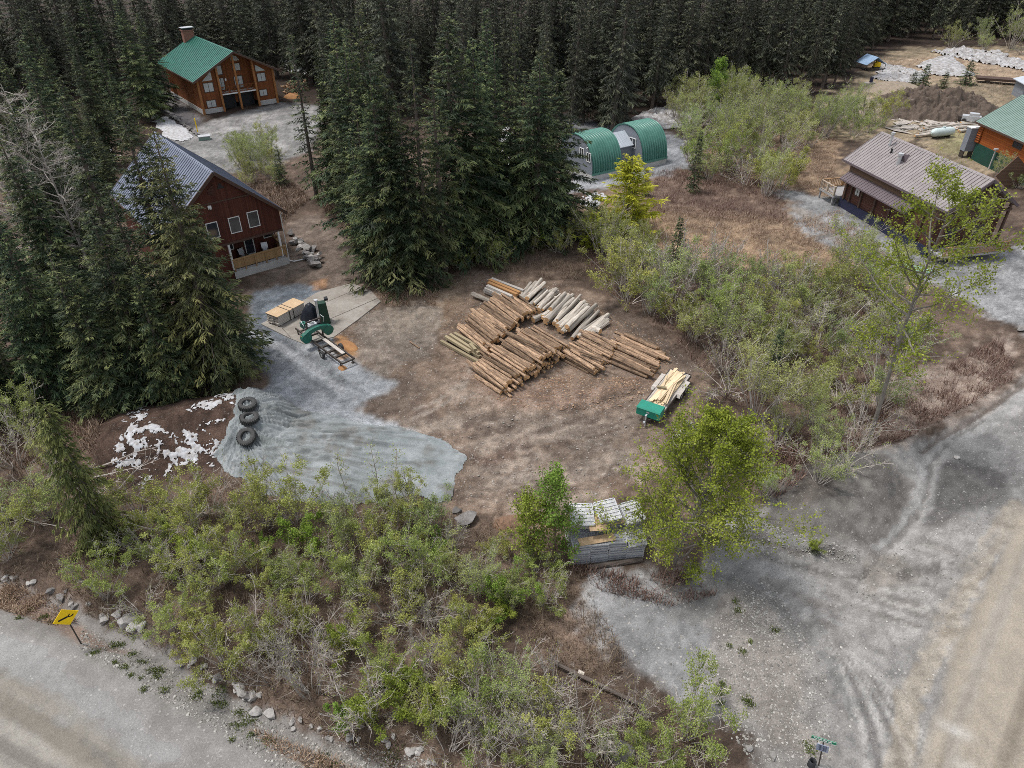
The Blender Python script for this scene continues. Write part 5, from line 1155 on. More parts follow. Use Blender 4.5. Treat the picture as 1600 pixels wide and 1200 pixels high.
# firewood beside the wooden house
gw = 'firewood beside the wooden house'
for i in range(60):
    p = on(440 + rr.gauss(0, 5), 150 + rr.gauss(0, 2)); p = Vector((-39.5 + rr.uniform(-1.6, 1.8), 135 + rr.uniform(-2, 2.6), .15 + rr.random() * 1.6)); th_ = rr.uniform(0, 3.1)
    a = p - Vector((math.cos(th_), math.sin(th_), 0)) * .35; b = p + Vector((math.cos(th_), math.sin(th_), rr.uniform(-.4, .4))) * .35; log('brown', a, b, rr.uniform(.2, .34), 'split firewood billet in the heap right of the wooden house', gw, 'firewood_billet')
heap('sawdust_heap', 'orange sawdust spill under the firewood heap', 'sawdust', (-38.8, 131.5), 1.6, 1.4, .8, M['sawdust'], 71, 0, .3, 20)
# low stone edging of the driveway
mb = None
for i in range(26):
    t = i / 25; p = on(252 + 58 * t, 168 + 45 * t); p.z += .2; rock(p, rr.uniform(.7, 1.1), 'rock in the low edging left of the driveway', 'rocks edging the driveway', True)
o = thing('flat_crate', 'low green-grey lidded box at the driveway edge', 'box', on(320, 218), .4); mb = MB(); mb.bx(-.8, .8, -.5, .5, 0, .5); mb.build('body', M['roof_teal'], o); mb = MB(); mb.bx(-.85, .85, -.55, .55, .5, .58); mb.build('lid', M['galv'], o)
# fallen trunk, loose poles
log('dark', on(868, 1042, .25), on(1003, 1107, .2), .22, 'long dark fallen trunk lying through the brush at the bottom', 'fallen trunk')
log('grey', on(903, 1056, .34), on(912, 1060, .34), .2, 'bleached broken end lying on the fallen trunk', 'fallen trunk')
log('dark', on(1130, 715, .1), on(1175, 742, .1), .14, 'thin fallen pole right of the leafy tree', 'thin pole')
log('brown', on(640, 535, .1), on(655, 545, .1), .12, 'thin stick on the open dirt left of the log stack', 'dirt sticks')

# ------------------------------------------------------------------ vegetation
def kites(mb, p, d, l, w, tint, mi=0, sag=.0, fold=.25, g=None):
    """folded leaf-like slivers: p roots, d unit directions, l lengths, w widths"""
    n = len(p); up = np.tile([0, 0, 1.], (n, 1)) + .6 * g.standard_normal((n, 3))
    s = np.cross(d, up); s /= np.linalg.norm(s, axis=1)[:, None] + 1e-9
    dn = np.cross(s, d); l = l[:, None]; w = np.broadcast_to(w, (n,))[:, None]
    a = p + d * l * .42 + s * w * .5 - dn * w * fold; b = p + d * l * .42 - s * w * .5 - dn * w * fold; t = p + d * l; t[:, 2] -= sag * l[:, 0]
    v = np.stack([p, a, t, b], 1).reshape(-1, 3); i = np.arange(n)[:, None] * 4
    f = np.concatenate([i + np.array([[0, 1, 2]]), i + np.array([[0, 2, 3]])]); mb.add(v, f, mi, np.repeat(tint, 4))
def conifer(seed, h, Rm, base=.08, droop=.35, dens=1.0, wh=.44, top=1.0, spray=1.0, gapp=.0, hang=.25, one=False):
    g = np.random.default_rng(seed); tr = MB(); cr = tr if one else MB(); mi = 1 if one else 0
    zz = np.linspace(-.3, h, 9); bend = g.normal(0, .12, 2)
    tr.tube(np.stack([bend[0] * np.sin(zz / h * 2.5), bend[1] * np.sin(zz / h * 2.2), zz], -1), np.linspace(.016 * h, .015, 9), 7, 0, False)
    Ps, Ds, Ls, Ws, Ts = [], [], [], [], []; z = base * h
    side = g.uniform(.75, 1.2, 8); ph = g.uniform(0, 6.28)
    while z < h - .15:
        t = (z - base * h) / (h * (1 - base)); Lw = (Rm * (1 - t) ** top * (.65 + .35 * sstep(0, .12, t)) + .18) * g.uniform(.82, 1.12)
        nb = g.integers(5, 8) if t < .9 else 4; a0 = g.uniform(0, 6.28)
        for k in range(nb):
            if g.random() < gapp: continue
            az = a0 + k * 6.283 / nb + g.normal(0, .2); L = Lw * g.uniform(.5, 1.2) * side[int((az % 6.283) / 6.284 * 8)]
            el = R(-12 + 50 * t ** 1.6) + g.normal(0, .1); rad = np.array([math.cos(az), math.sin(az)]); tan = np.array([-rad[1], rad[0]])
            z0 = z + g.uniform(-.1, .1); bt = g.random() * .75
            ns = max(4, int(L / .115 * dens)); s = np.concatenate([g.uniform(.1, 1, ns), [1.0]]); ns += 1
            curve = droop * L * s ** 2 * (1 - .75 * t) - .10 * L * s ** 4
            lat = g.normal(0, .05, ns) * L
            P = np.stack([rad[0] * L * s * math.cos(el) + tan[0] * lat, rad[1] * L * s * math.cos(el) + tan[1] * lat, z0 + L * s * math.sin(el) - curve], -1)
            sd = np.where(g.random(ns) < .5, 1, -1); an = g.uniform(.3, 1.2, ns) * sd; an[-1] = 0
            D = np.stack([rad[0] * np.cos(an) + tan[0] * np.sin(an), rad[1] * np.cos(an) + tan[1] * np.sin(an), -hang + .25 * math.sin(el) + g.normal(0, .12, ns) - droop * s * .8 * (1 - t)], -1)
            D /= np.linalg.norm(D, axis=1)[:, None]
            l = (.18 + .34 * L ** .6 * (1 - .55 * s)) * g.uniform(.65, 1.25, ns) * spray
            Ps.append(P); Ds.append(D); Ls.append(l); Ws.append(g.uniform(.06, .12, ns) * spray * (.8 + .1 * L)); Ts.append(np.clip(bt + g.normal(0, .12, ns) + .22 * (s > .8), 0, 1))
            if L > .7:
                m_ = np.linspace(0, .85, 4); tr.tube(np.stack([rad[0] * L * m_ * math.cos(el), rad[1] * L * m_ * math.cos(el), z0 + L * m_ * math.sin(el) - droop * L * m_ ** 2 * (1 - .75 * t)], -1), np.linspace(.012 + .008 * L, .008, 4), 3, 0, False)
        z += wh * g.uniform(.7, 1.25) * (1 - .45 * t)
    P = np.concatenate(Ps); D = np.concatenate(Ds); l = np.concatenate(Ls); w = np.concatenate(Ws); T = np.concatenate(Ts)
    kites(cr, P, D, l, w, T, mi, .12, .3, g)
    # side twiglets along each spray
    k = 2; P2 = np.repeat(P + D * l[:, None] * .3, k, 0); D2 = np.repeat(D, k, 0) + g.normal(0, .6, (len(P) * k, 3)); D2[:, 2] -= .25; D2 /= np.linalg.norm(D2, axis=1)[:, None]
    kites(cr, P2, D2, np.repeat(l, k) * g.uniform(.4, .75, len(P2)), np.repeat(w, k) * .6, np.clip(np.repeat(T, k) + g.normal(0, .1, len(P2)), 0, 1), mi, .15, .3, g)
    return tr, cr
def cmesh(nm, leaf, *a, **k):
    tr, cr = conifer(*a, **k); return tr.mesh('trunk', M['bark']), cr.mesh('crown', leaf)
SPR = [cmesh('s', M['needle'], 101, 19, 3.5, .07, .33, 1.55, spray=1.08, wh=.6), cmesh('s', M['needle'], 102, 20, 3.0, .10, .28, 1.55, spray=1.08, wh=.62), cmesh('s', M['needle'], 103, 18, 3.9, .05, .38, 1.55, spray=1.08, wh=.58), cmesh('s', M['needle'], 104, 20, 2.7, .14, .3, 1.5, spray=1.08, wh=.66, gapp=.18), cmesh('s', M['needle'], 105, 17, 4.0, .05, .42, 1.55, spray=1.08, wh=.56)]
HERO = cmesh('s', M['needle_olive'], 110, 18.5, 4.0, .05, .5, 1.6, wh=.46, hang=.4, spray=.88)
SPARSE = cmesh('s', M['needle'], 111, 17, 2.3, .10, .3, .9, wh=.52, gapp=.25)
M['needle_droop'] = leafmat('needle_droop', [(.15, (.055, .075, .028)), (.45, (.13, .155, .05)), (.8, (.29, .30, .10))], .15, .05)
DROOP = cmesh('s', M['needle_droop'], 112, 9.7, 1.45, .06, .95, 1.5, wh=.27, hang=.9, spray=1.0, top=.65)
YOUNG = cmesh('s', M['needle'], 113, 6, 1.35, .03, .2, 1.2, wh=.32)
FAR = [None] * 4
for i, (hh, rr_, bs) in enumerate(((21, 3.4, .12), (20, 2.9, .18), (22, 3.8, .08), (18, 2.7, .2))):
    tr, cr = conifer(200 + i, hh, rr_, bs, (.3, .42, .25, .5)[i], .75, wh=.62, spray=1.45, gapp=.08, one=True); FAR[i] = tr.mesh('far_conifer', [M['bark'], M['needle_far']])
def tree(meshes, p, s, rz, name, label, cat, group=None, sxy=1.0, lean=(0, 0)):
    o = thing(name, label, cat, p, 0, group); o.rotation_euler = (lean[0], lean[1], rz); o.scale = (s * sxy, s * sxy, s)
    link('trunk', meshes[0], o); link('crown', meshes[1], o); return o
tg = random.Random(21)
MH = {id(m): max(v.co.z for v in m[0].vertices) for m in SPR + [HERO, SPARSE, DROOP, YOUNG]}
def con(tx, ty, by, mesh, label, group=None, sxy=1.0, name='spruce', cat='tree', rz=None):
    p, h = stand(tx, ty, by); return tree(mesh, p, h / MH[id(mesh)], tg.uniform(0, 6.28) if rz is None else rz, name, label, cat, group, sxy)
con(236, 196, 600, HERO, 'big olive-tipped drooping spruce in front of the slate-blue roof', None, 1.22)
con(193, 168, 560, SPR[2], 'broad dark spruce just left of the olive-tipped one', None, 1.3)
con(62, 628, 850, DROOP, 'narrow drooping spruce standing alone in the shrubs near the left edge', None, 1.05)
gL = 'spruces left of the red house'
for tx, ty, by in ((92, 150, 500), (28, 245, 560), (135, 330, 620), (-15, 330, 620), (302, 330, 590), (75, 380, 640), (165, 290, 600), (-60, 270, 560), (0, 450, 640), (210, 420, 630), (320, 420, 575), (265, 300, 560), (110, 430, 645), (45, 300, 500), (-70, 480, 650), (-130, 380, 620), (-8, 200, 560), (22, 170, 480), (50, 420, 600), (-20, 520, 650)):
    con(tx, ty, by, tg.choice(SPR), 'dark spruce in the tall stand between the left edge and the red house', gL, tg.uniform(1.15, 1.5))
gM = 'spruces in the central stand'
for tx, ty, by in ((578, 82, 440), (640, 60, 440), (700, 20, 395), (738, 60, 385), (770, 70, 370), (842, 88, 385), (874, 108, 360), (540, 40, 370), (820, 110, 360), (600, 130, 435), (675, 110, 425), (560, 10, 330), (800, 130, 375), (760, 10, 320), (520, 20, 330), (848, 60, 330), (620, 160, 445), (512, 95, 345), (532, 70, 378), (552, 140, 412), (520, 30, 322), (500, 120, 318), (570, 170, 432), (545, 200, 425), ):
    con(tx, ty, by, tg.choice(SPR), 'tall dark spruce in the central stand between the red house and the arched hut', gM, tg.uniform(1.0, 1.4))
con(492, 55, 322, SPR[3], 'narrow yellow-olive topped spruce at the left edge of the central stand', None, .85).children[1].data = (lambda m: m)(SPR[3][1].copy())
bpy.data.objects[-1]
con(453, 50, 312, SPARSE, 'thin sparse spruce with open branches beside the driveway', None, 1.0)
con(805, 18, 330, SPR[3], 'very narrow pointed spruce rising behind the central stand', None, .6)
for tx, ty, by, lab in ((431, 228, 290, 'small dark spruce in the shrubs between driveway and red house'), (1064, 340, 425, 'small dark spruce standing in the willow thicket'), (1012, 262, 305, 'small spruce right of the yellow-green tree'), (930, 298, 355, 'small spruce left of the yellow-green tree'), (1096, 205, 300, 'narrow dark spruce right of the arched hut'), (1222, 515, 600, 'thin dark spruce inside the right thicket'), (1432, 112, 138, 'young spruce in the far yard, leftmost of the row'), (1452, 100, 136, 'young spruce in the far yard, second of the row'), (1482, 112, 138, 'young spruce in the far yard, third of the row'), (1520, 95, 132, 'slim young spruce in the far yard at the right of the row'), (940, 322, 372, 'low spruce at the foot of the yellow-green tree'), (985, 260, 320, 'dark small spruce behind the yellow-green tree')):
    con(tx, ty, by, YOUNG, lab, None, 1.8 if 'far yard' in lab else .7 if 'narrow' in lab else 1.0)
gB = 'spruces behind the red house roof'
for tx, ty, by in ((100, 20, 205), (180, 0, 190), (30, 10, 230), (145, 60, 215), (60, 60, 240), (0, 90, 250), (215, 20, 170), (-40, 60, 250), (120, -30, 180), (200, 60, 180), (45, 110, 330), (90, 120, 300), (130, 170, 330), (10, 150, 340), (170, 110, 225), (-30, 130, 360), (80, 200, 370), (150, 215, 340), (30, 60, 290), (115, 75, 260), (-60, 60, 290)):
    con(tx, ty, by, tg.choice(SPR), 'dark spruce left of the green-roofed house above the slate roof', gB, 1.2)
# the forest behind
gF = 'spruces of the forest edge'
def edgeY(x):
    a = x / 100.0
    return np.interp(x, [-260, -110, -60, -45, -25, 0, 14, 30, 60, 75, 95, 130, 260], [85, 98, 148, 150, 122, 118, 108, 134, 138, 168, 195, 190, 170])
taken = []; far_pts = []
for row in range(9):
    x = -240.0
    while x < 240:
        yy = edgeY(x) + row * 5.5 + tg.uniform(-2.2, 2.2); xx = x + tg.uniform(-1.6, 1.6)
        if abs(xx) < yy * .80 + 10 + row: far_pts.append((row, xx, yy))
        x += 4.3 + .25 * row
front = [q for q in far_pts if q[0] < 5][:]
near = sorted(front, key=lambda q: (q[0], q[2]))[:268]; ns_ = set(near)
for row, xx, yy in near:
    o = link('spruce', tg.choice(FAR), None, (xx, yy, 0), tg.uniform(0, 6.28)); s = tg.uniform(.62, 1.2); w_ = tg.uniform(.85, 1.3); o.scale = (s * w_, s * w_, s); o.rotation_euler = (tg.gauss(0, .025), tg.gauss(0, .025), o.rotation_euler.z)
    tag(o, 'tall dark spruce in the dense forest wall along the far edge', 'tree', gF)
rest = [q for q in far_pts if q not in ns_]
tr, cr = conifer(300, 21, 2.6, .14, .3, .30, wh=.8, spray=2.0, one=True); vv = np.concatenate(tr.v); tt = np.concatenate(tr.t)
mb = MB()
for row, xx, yy in rest:
    s = tg.uniform(.85, 1.25); a = tg.uniform(0, 6.28); c_, s__ = math.cos(a) * s, math.sin(a) * s
    v2 = np.stack([vv[:, 0] * c_ - vv[:, 1] * s__ + xx, vv[:, 0] * s__ + vv[:, 1] * c_ + yy, vv[:, 2] * s], -1)
    n0 = mb.n; mb.v.append(v2); mb.t.append(tt); mb.n += len(v2)
    for f, mi in tr.p: mb.p.append((f + n0, mi))
o = mb.build('forest', [M['bark'], M['needle_far']]); o['kind'] = 'stuff'

# broad-leaved trees and shrubs
def leaves(mb, P, size, g, tint, mi=0, spread=.1, up=.5):
    n = len(P); p = P + g.normal(0, spread, (n, 3)); d = g.normal(0, 1, (n, 3)); d[:, 2] += up * .3; d /= np.linalg.norm(d, axis=1)[:, None]
    nrm = g.normal(0, .7, (n, 3)); nrm[:, 2] += up; s = np.cross(d, nrm); s /= np.linalg.norm(s, axis=1)[:, None] + 1e-9
    sz = (size * g.uniform(.6, 1.3, n))[:, None]
    v = np.stack([p, p + d * sz * .5 + s * sz * .36, p + d * sz, p + d * sz * .5 - s * sz * .36], 1).reshape(-1, 3)
    mb.add(v, np.arange(n * 4).reshape(n, 4), mi, np.repeat(tint, 4))
def grow(g, p, d, L, seg, wob, lift):
    pts = [p]; d = d / np.linalg.norm(d)
    for i in range(seg):
        d = d + g.normal(0, wob, 3); d[2] += lift; d /= np.linalg.norm(d); pts.append(pts[-1] + d * L / seg)
    return np.array(pts)
def shrub(seed, h, spread, nst, leafn, lsize, leafmat_, twig, nbr=7, bare=.0, lift=.03, thick=.027, lowleaf=.25, arch=0.0):
    g = np.random.default_rng(seed); st = MB(); lf = MB(); LP = []; LT = []
    for k in range(nst):
        az = g.uniform(0, 6.28); ln = g.uniform(.1, 1) * spread; d = np.array([math.cos(az) * ln, math.sin(az) * ln, 1.0]); L = h * g.uniform(.7, 1.1) * math.sqrt(1 + .35 * ln * ln)
        p0 = np.array([math.cos(az), math.sin(az), 0]) * g.uniform(0, .35); p0[2] = -.1
        P = grow(g, p0, d, L, 7, .10, lift - arch * .16); st.tube(P, np.linspace(thick, .007, 8), 4, 0, False)
        ct = g.random() * .5
        for b in range(nbr):
            f = g.uniform(.25, 1) ** .8 * 6.99; i = int(f); q = P[i] * (1 - (f - i)) + P[min(i + 1, 7)] * (f - i)
            dd = (P[min(i + 1, 7)] - P[i]); dd /= np.linalg.norm(dd); dd = dd + g.normal(0, .6, 3); Lb = L * g.uniform(.16, .38) * (1.15 - f / 9)
            B = grow(g, q, dd, Lb, 4, .18, .05 - arch * .1); st.tube(B, np.linspace(.010, .004, 5), 3, 0, False)
            tips = [B]
            for c in range(3):
                e = g.integers(1, 4); T = grow(g, B[e], B[e + 1] - B[e] + g.normal(0, .7, 3) * Lb / 4, Lb * g.uniform(.3, .6), 2, .2, .03); st.tube(T, np.linspace(.006, .003, 3), 3, 0, False); tips.append(T)
            if g.random() > bare:
                for T in tips:
                    m_ = max(1, int(leafn * g.uniform(.5, 1.5))); u = g.uniform(lowleaf, 1, m_) * (len(T) - 1.01); i_ = u.astype(int); fr = (u - i_)[:, None]
                    LP.append(T[i_] * (1 - fr) + T[i_ + 1] * fr); LT.append(np.clip(ct + g.uniform(0, .5, m_), 0, 1))
    s_m = st.mesh('stems', M[twig])
    if not LP: return s_m, None
    P = np.concatenate(LP); T = np.concatenate(LT); leaves(lf, P, lsize, g, T, 0, .07); return s_m, lf.mesh('foliage', leafmat_)
ALD = [shrub(401 + i, hh, sp, 15, lv * 2.7, .069, M['leaf'], 'greytwig', 9, .34, lowleaf=.45) for i, (hh, sp, lv) in enumerate(((3.0, .8, 7), (2.6, 1.0, 6), (3.4, .7, 7), (2.4, 1.1, 8), (3.0, .9, 5)))]
WIL = [shrub(421 + i, hh, sp, 17, lv * 2.2, .058, M['leaf_grey'], 'greytwig', 9, .25, lowleaf=.4) for i, (hh, sp, lv) in enumerate(((3.4, .55, 7), (3.0, .65, 6), (3.8, .5, 7), (2.8, .8, 6)))]
BARE = [shrub(441 + i, hh, sp, 14, 1.6, .07, M['leaf_grey'], 'greytwig', 11, .68, arch=ar, thick=.028) for i, (hh, sp, ar) in enumerate(((2.6, 1.2, .5), (3.0, 1.0, .3), (2.3, 1.5, .7)))]
BRI = [shrub(461 + i, hh, sp, 13, 18, .078, M['leaf_bright'], 'browntwig', 7, .0) for i, (hh, sp) in enumerate(((2.4, .8), (2.0, 1.0), (2.8, .7)))]
RED = [shrub(481 + i, hh, sp, 18, 1, .06, M['leaf_grey'], 'browntwig', 8, .97, thick=.014) for i, (hh, sp) in enumerate(((1.5, .9), (1.8, .8), (1.2, 1.2)))]
sg_ = random.Random(31); NSH = [0]
def sh(kinds, p, s, label, group, name='shrub'):
    m = sg_.choice(kinds); o = thing(name, label, 'shrub', (p[0], p[1], H1(p[0], p[1])), sg_.uniform(0, 6.28), group); k = s * sg_.uniform(.62, 1.28); o.scale = (k * sg_.uniform(.9, 1.2), k * sg_.uniform(.9, 1.2), k)
    link('stems', m[0], o)
    if m[1]: link('foliage', m[1], o)
    NSH[0] += 1; return o
def thicket(px, r, seed, mix, s, label, group, name='shrub'):
    for p in poisson_poly(px, r * (1.36 if seed in (8, 9) else 1.47), seed):
        if math.hypot(p[0] + 23.9, p[1] - 26.3) < 2.7 or math.hypot(p[0] - 5.2, p[1] - 25.6) < 2.2: continue
        k = sg_.random(); acc = 0
        for kinds, w, nm in mix:
            acc += w
            if k < acc: sh(kinds, p, s * 1.22, (nm + ' ' + label), group + ' (' + nm.split()[0] + ')', name); break
A_l, W_l, B_l, G_l, R_l = (ALD, 'leafy green shrub'), (WIL, 'grey-green willow shrub'), (BARE, 'bare grey-branched shrub'), (BRI, 'bright green leafy shrub'), (RED, 'reddish leafless shrub')
def mx(*a): return [(k[0], w, k[1]) for k, w in a]
thicket([(200, 815), (330, 796), (480, 800), (600, 790), (690, 822), (710, 880), (640, 920), (420, 920), (300, 920), (250, 880)], 1.12, 1, mx((A_l, .60), (W_l, .18), (B_l, .13), (G_l, .09)), .74, 'in the thicket between the netting and the left road', 'near thicket shrubs')
thicket([(300, 900), (640, 900), (760, 900), (760, 990), (600, 1010), (420, 1010), (320, 980)], 1.3, 2, mx((A_l, .44), (B_l, .40), (W_l, .16)), .74, 'in the middle of the near thicket', 'mid thicket shrubs')
thicket([(210, 945), (320, 990), (440, 1010), (600, 1020), (640, 1090), (620, 1150), (560, 1150), (430, 1090), (330, 1040), (230, 975)], 1.15, 3, mx((A_l, .46), (B_l, .34), (G_l, .20)), .75, 'along the rock line of the left road', 'roadside shrubs')
thicket([(640, 1010), (720, 1000), (800, 1040), (860, 1060), (1000, 1130), (1100, 1160), (1110, 1240), (700, 1240), (660, 1100)], 1.15, 4, mx((A_l, .40), (B_l, .45), (W_l, .15)), .72, 'at the bottom edge left of the street sign', 'bottom edge shrubs')
thicket([(700, 860), (790, 860), (860, 890), (890, 930), (860, 990), (780, 980), (740, 900)], 1.2, 5, mx((A_l, .45), (W_l, .2), (B_l, .35)), .66, 'between the near thicket and the wire crates', 'shrubs by the crates')
thicket([(60, 860), (140, 800), (230, 850), (300, 930), (220, 955), (120, 925), (0, 890), (-60, 870)], 1.5, 6, mx((A_l, .35), (B_l, .30), (R_l, .35)), .7, 'below the drooping spruce', 'shrubs below the drooping spruce')
thicket([(-80, 640), (60, 680), (110, 770), (150, 770), (160, 830), (60, 870), (-80, 840)], 1.5, 7, mx((W_l, .45), (A_l, .2), (B_l, .35)), .85, 'at the left edge beside the drooping spruce', 'left edge shrubs')
for px_, py_, s in ((620, 1080, .75), (655, 1110, .8), (590, 1120, .6), (545, 1135, .55), (640, 1060, .7), (780, 975, .9), (800, 950, .8), (290, 880, .8), (170, 880, .7)): sh(BRI, on(px_, py_), s, 'bright green leafy shrub standing out in the near thicket', 'bright shrubs of the near thicket')
for px_, py_, s in ((800, 1130, 1.1), (760, 1170, 1.0), (850, 1165, 1.0), (480, 1040, .9), (640, 970, 1.0), (860, 940, .9), (690, 1090, .9), (730, 1060, .9), (920, 1170, .8), (980, 1190, .8), (830, 1190, 1.0), (770, 1120, .9), (700, 1180, .9), (560, 1000, .9)): sh(BARE, on(px_, py_), s, 'wide bare shrub with arching pale branches near the bottom edge', 'arching bare shrubs')
# right thicket
thicket([(915, 395), (1000, 395), (1060, 420), (1150, 430), (1260, 455), (1370, 440), (1400, 500), (1340, 560), (1200, 560), (1080, 530), (1000, 490), (935, 450)], 1.75, 8, mx((W_l, .55), (A_l, .27), (B_l, .18)), 1.12, 'in the thicket between the log piles and the brown cabin', 'right thicket shrubs')
thicket([(1080, 530), (1200, 560), (1340, 560), (1430, 540), (1400, 640), (1330, 690), (1230, 700), (1150, 640)], 1.75, 9, mx((W_l, .48), (A_l, .25), (B_l, .27)), 1.05, 'in the thicket right of the trailer', 'thicket shrubs right of the trailer')
thicket([(1150, 700), (1330, 690), (1350, 720), (1260, 800), (1190, 810), (1160, 770)], 1.6, 10, mx((B_l, .5), (W_l, .5)), .8, 'on the bank right of the near leafy tree', 'bank shrubs')
thicket([(1055, 165), (1150, 150), (1230, 190), (1280, 230), (1240, 260), (1215, 310), (1170, 310), (1090, 280), (1060, 230)], 2.25, 11, mx((W_l, .7), (A_l, .2), (B_l, .1)), 1.35, 'in the tall clump right of the arched hut', 'shrubs right of the hut')
thicket([(1230, 165), (1300, 175), (1390, 200), (1370, 215), (1280, 215)], 2.0, 12, mx((W_l, .7), (A_l, .3)), 1.1, 'between the hut clump and the far gravel heap', 'far shrubs')
thicket([(365, 245), (420, 240), (435, 290), (385, 295)], 1.5, 13, mx((W_l, 1.0),), .9, 'between the driveway and the red house', 'shrubs by the driveway')
thicket([(690, 400), (780, 395), (860, 385), (905, 370), (900, 390), (780, 415), (700, 420)], 1.7, 14, mx((A_l, .7), (G_l, .3)), .75, 'at the foot of the central spruces', 'shrubs at the foot of the spruces')
thicket([(905, 365), (1000, 370), (1040, 400), (940, 410)], 1.7, 15, mx((A_l, .6), (W_l, .4)), .85, 'in front of the yellow-green tree', 'shrubs by the yellow-green tree')
thicket([(1480, 75), (1560, 70), (1640, 80), (1640, 100), (1560, 85)], 4, 16, mx((B_l, .6), (W_l, .4)), 1.6, 'along the far forest edge behind the snow bank', 'far edge shrubs')
thicket([(1550, 270), (1600, 285), (1620, 310), (1570, 300)], 2, 17, mx((W_l, 1.0),), .9, 'between the brown cabin and the orange log cabin', 'shrubs between the cabins')
for px_, py_, s, k, lab in ((745, 392, .8, BRI, 'bright shrub at the foot of the central spruces, left one'), (832, 385, .9, BRI, 'bright shrub at the foot of the central spruces, right one'), (1273, 857, .35, BRI, 'tiny green bush on the entrance bank'), (955, 560, .5, RED, 'small leafless bush behind the loose log rows')): sh(k, on(px_, py_), s, lab, None)

def broadleaf(seed, h, lean, nlimb, spread, cb, leafn, lsize, leafm, twig, el=(35, 70), tr_=.02, twigs=4, sub=7, top=.5, prof=None, lspread=.12):
    g = np.random.default_rng(seed); st = MB(); lf = MB(); t = np.linspace(0, 1, 10)
    ph = g.uniform(0, 6.28, 2)
    TP = np.stack([lean[0] * t ** 1.3 + .12 * np.sin(t * 5 + ph[0]), lean[1] * t ** 1.3 + .12 * np.sin(t * 4 + ph[1]), -.2 + (h * .96 + .2) * t], -1); st.tube(TP, np.linspace(tr_ * h, .015, 10), 8, 0, False)
    LP, LT = [], []
    for k in range(nlimb):
        f = cb + (1 - cb) * (k + g.uniform(0, .9)) / nlimb; az = k * 2.4 + g.normal(0, .4); i = min(int(f * 9), 8); q = TP[i] * (1 - (f * 9 - i)) + TP[i + 1] * (f * 9 - i)
        u = (f - cb) / (1 - cb); L = spread * (prof(u) if prof else (1 - u) ** top * (.55 + .45 * sstep(0, .25, u)) + .12) * g.uniform(.7, 1.15); e = R(g.uniform(*el))
        d = np.array([math.cos(az) * math.cos(e), math.sin(az) * math.cos(e), math.sin(e)]); B = grow(g, q, d, L, 6, .12, .04); st.tube(B, np.linspace(.012 + .012 * L, .008, 7), 5, 0, False); ct = g.random() * .45
        for s in range(sub):
            a = g.uniform(.2, 1) * 5.99; i2 = int(a); q2 = B[i2] * (1 - (a - i2)) + B[i2 + 1] * (a - i2); dd = B[i2 + 1] - B[i2]; dd = dd / np.linalg.norm(dd) + g.normal(0, .6, 3); S = grow(g, q2, dd, L * g.uniform(.2, .42), 4, .2, .04); st.tube(S, np.linspace(.014, .005, 5), 3, 0, False)
            for w in range(twigs):
                e2 = g.integers(0, 4); T = grow(g, S[e2], S[e2 + 1] - S[e2] + g.normal(0, .7, 3) * L * .07, L * g.uniform(.1, .2) + .12, 2, .2, .02); st.tube(T, np.linspace(.006, .003, 3), 3, 0, False)
                if leafn: m_ = max(1, int(leafn * g.uniform(.5, 1.5))); uu = g.uniform(.1, 1, m_) * 1.99; j = uu.astype(int); fr = (uu - j)[:, None]; LP.append(T[j] * (1 - fr) + T[j + 1] * fr); LT.append(np.clip(ct + g.uniform(0, .55, m_), 0, 1))
    a = st.mesh('trunk', M[twig])
    if not leafn: return a, None
    leaves(lf, np.concatenate(LP), lsize, g, np.concatenate(LT), 0, lspread); return a, lf.mesh('crown', leafm)
def plant(ms, p, name, label, cat='tree', group=None, s=1.0, rz=0):
    o = thing(name, label, cat, p, rz, group); o.scale = (s, s, s); link('trunk', ms[0], o)
    if ms[1]: link('crown', ms[1], o)
    return o
full = lambda u: .95 * (1 - .55 * u) * (.75 + .25 * sstep(0, .2, u))
p, h = stand(1126, 655, 885); p.x -= .75; plant(broadleaf(601, h, (1.3, -.2), 62, 4.4, .05, 11, .115, M['cotton'], 'greybark', (15, 55), .011, 6, 10, prof=lambda u: (.55 + .6 * math.sin(min(1, .15 + u * .9) * 2.9)) * (1 - .55 * u * u), lspread=.08), p, 'cottonwood', 'full yellow-green leafy tree beside the wire crates')
p = on(1352, 692); yy = p.y; d = ray(1512, 292); tx = d[0] / d[1] * yy; h = CAMH + d[2] / d[1] * yy
plant(broadleaf(602, h, (tx - p.x, .8), 30, 5.4, .36, 9, .14, M['cotton'], 'greybark', (5, 50), .009, 5, 9, prof=lambda u: .35 + .65 * math.sin(min(1, u * 1.05 + .12) * 3.0) if u < .95 else .3, lspread=.10), p, 'cottonwood', 'tall leaning leafy tree with open branches in front of the brown cabin')
p, h = stand(990, 246, 365); tr, cr = conifer(603, h, 3.7, .06, .0, 1.2, wh=.5, spray=1.6, gapp=.12, hang=-.1, top=.6); plant((tr.mesh('trunk', M['bark']), cr.mesh('crown', M['larch'])), p, 'larch', 'bright yellow-green tree in front of the arched hut')
p, h = stand(930, 330, 385); tr, cr = conifer(604, h, 2.0, .04, .0, 1.0, wh=.42, spray=1.3, gapp=.12, hang=-.1); plant((tr.mesh('trunk', M['bark']), cr.mesh('crown', M['larch'])), p, 'larch', 'smaller yellow-green tree left of the bright one')
p, h = stand(868, 738, 868); plant(broadleaf(605, h * .95, (.2, .1), 26, 2.1, .06, 8, .12, M['leaf_bright'], 'browntwig', (25, 65), .012, 4, 7), p, 'alder', 'pointed green tree left of the wire crates')
p, h = stand(835, 770, 870); plant(broadleaf(606, h * .9, (-.2, .1), 22, 1.9, .05, 8, .12, M['leaf_bright'], 'browntwig', (25, 65), .012, 4, 7), p, 'alder', 'rounder green tree leaning left beside the pointed one')
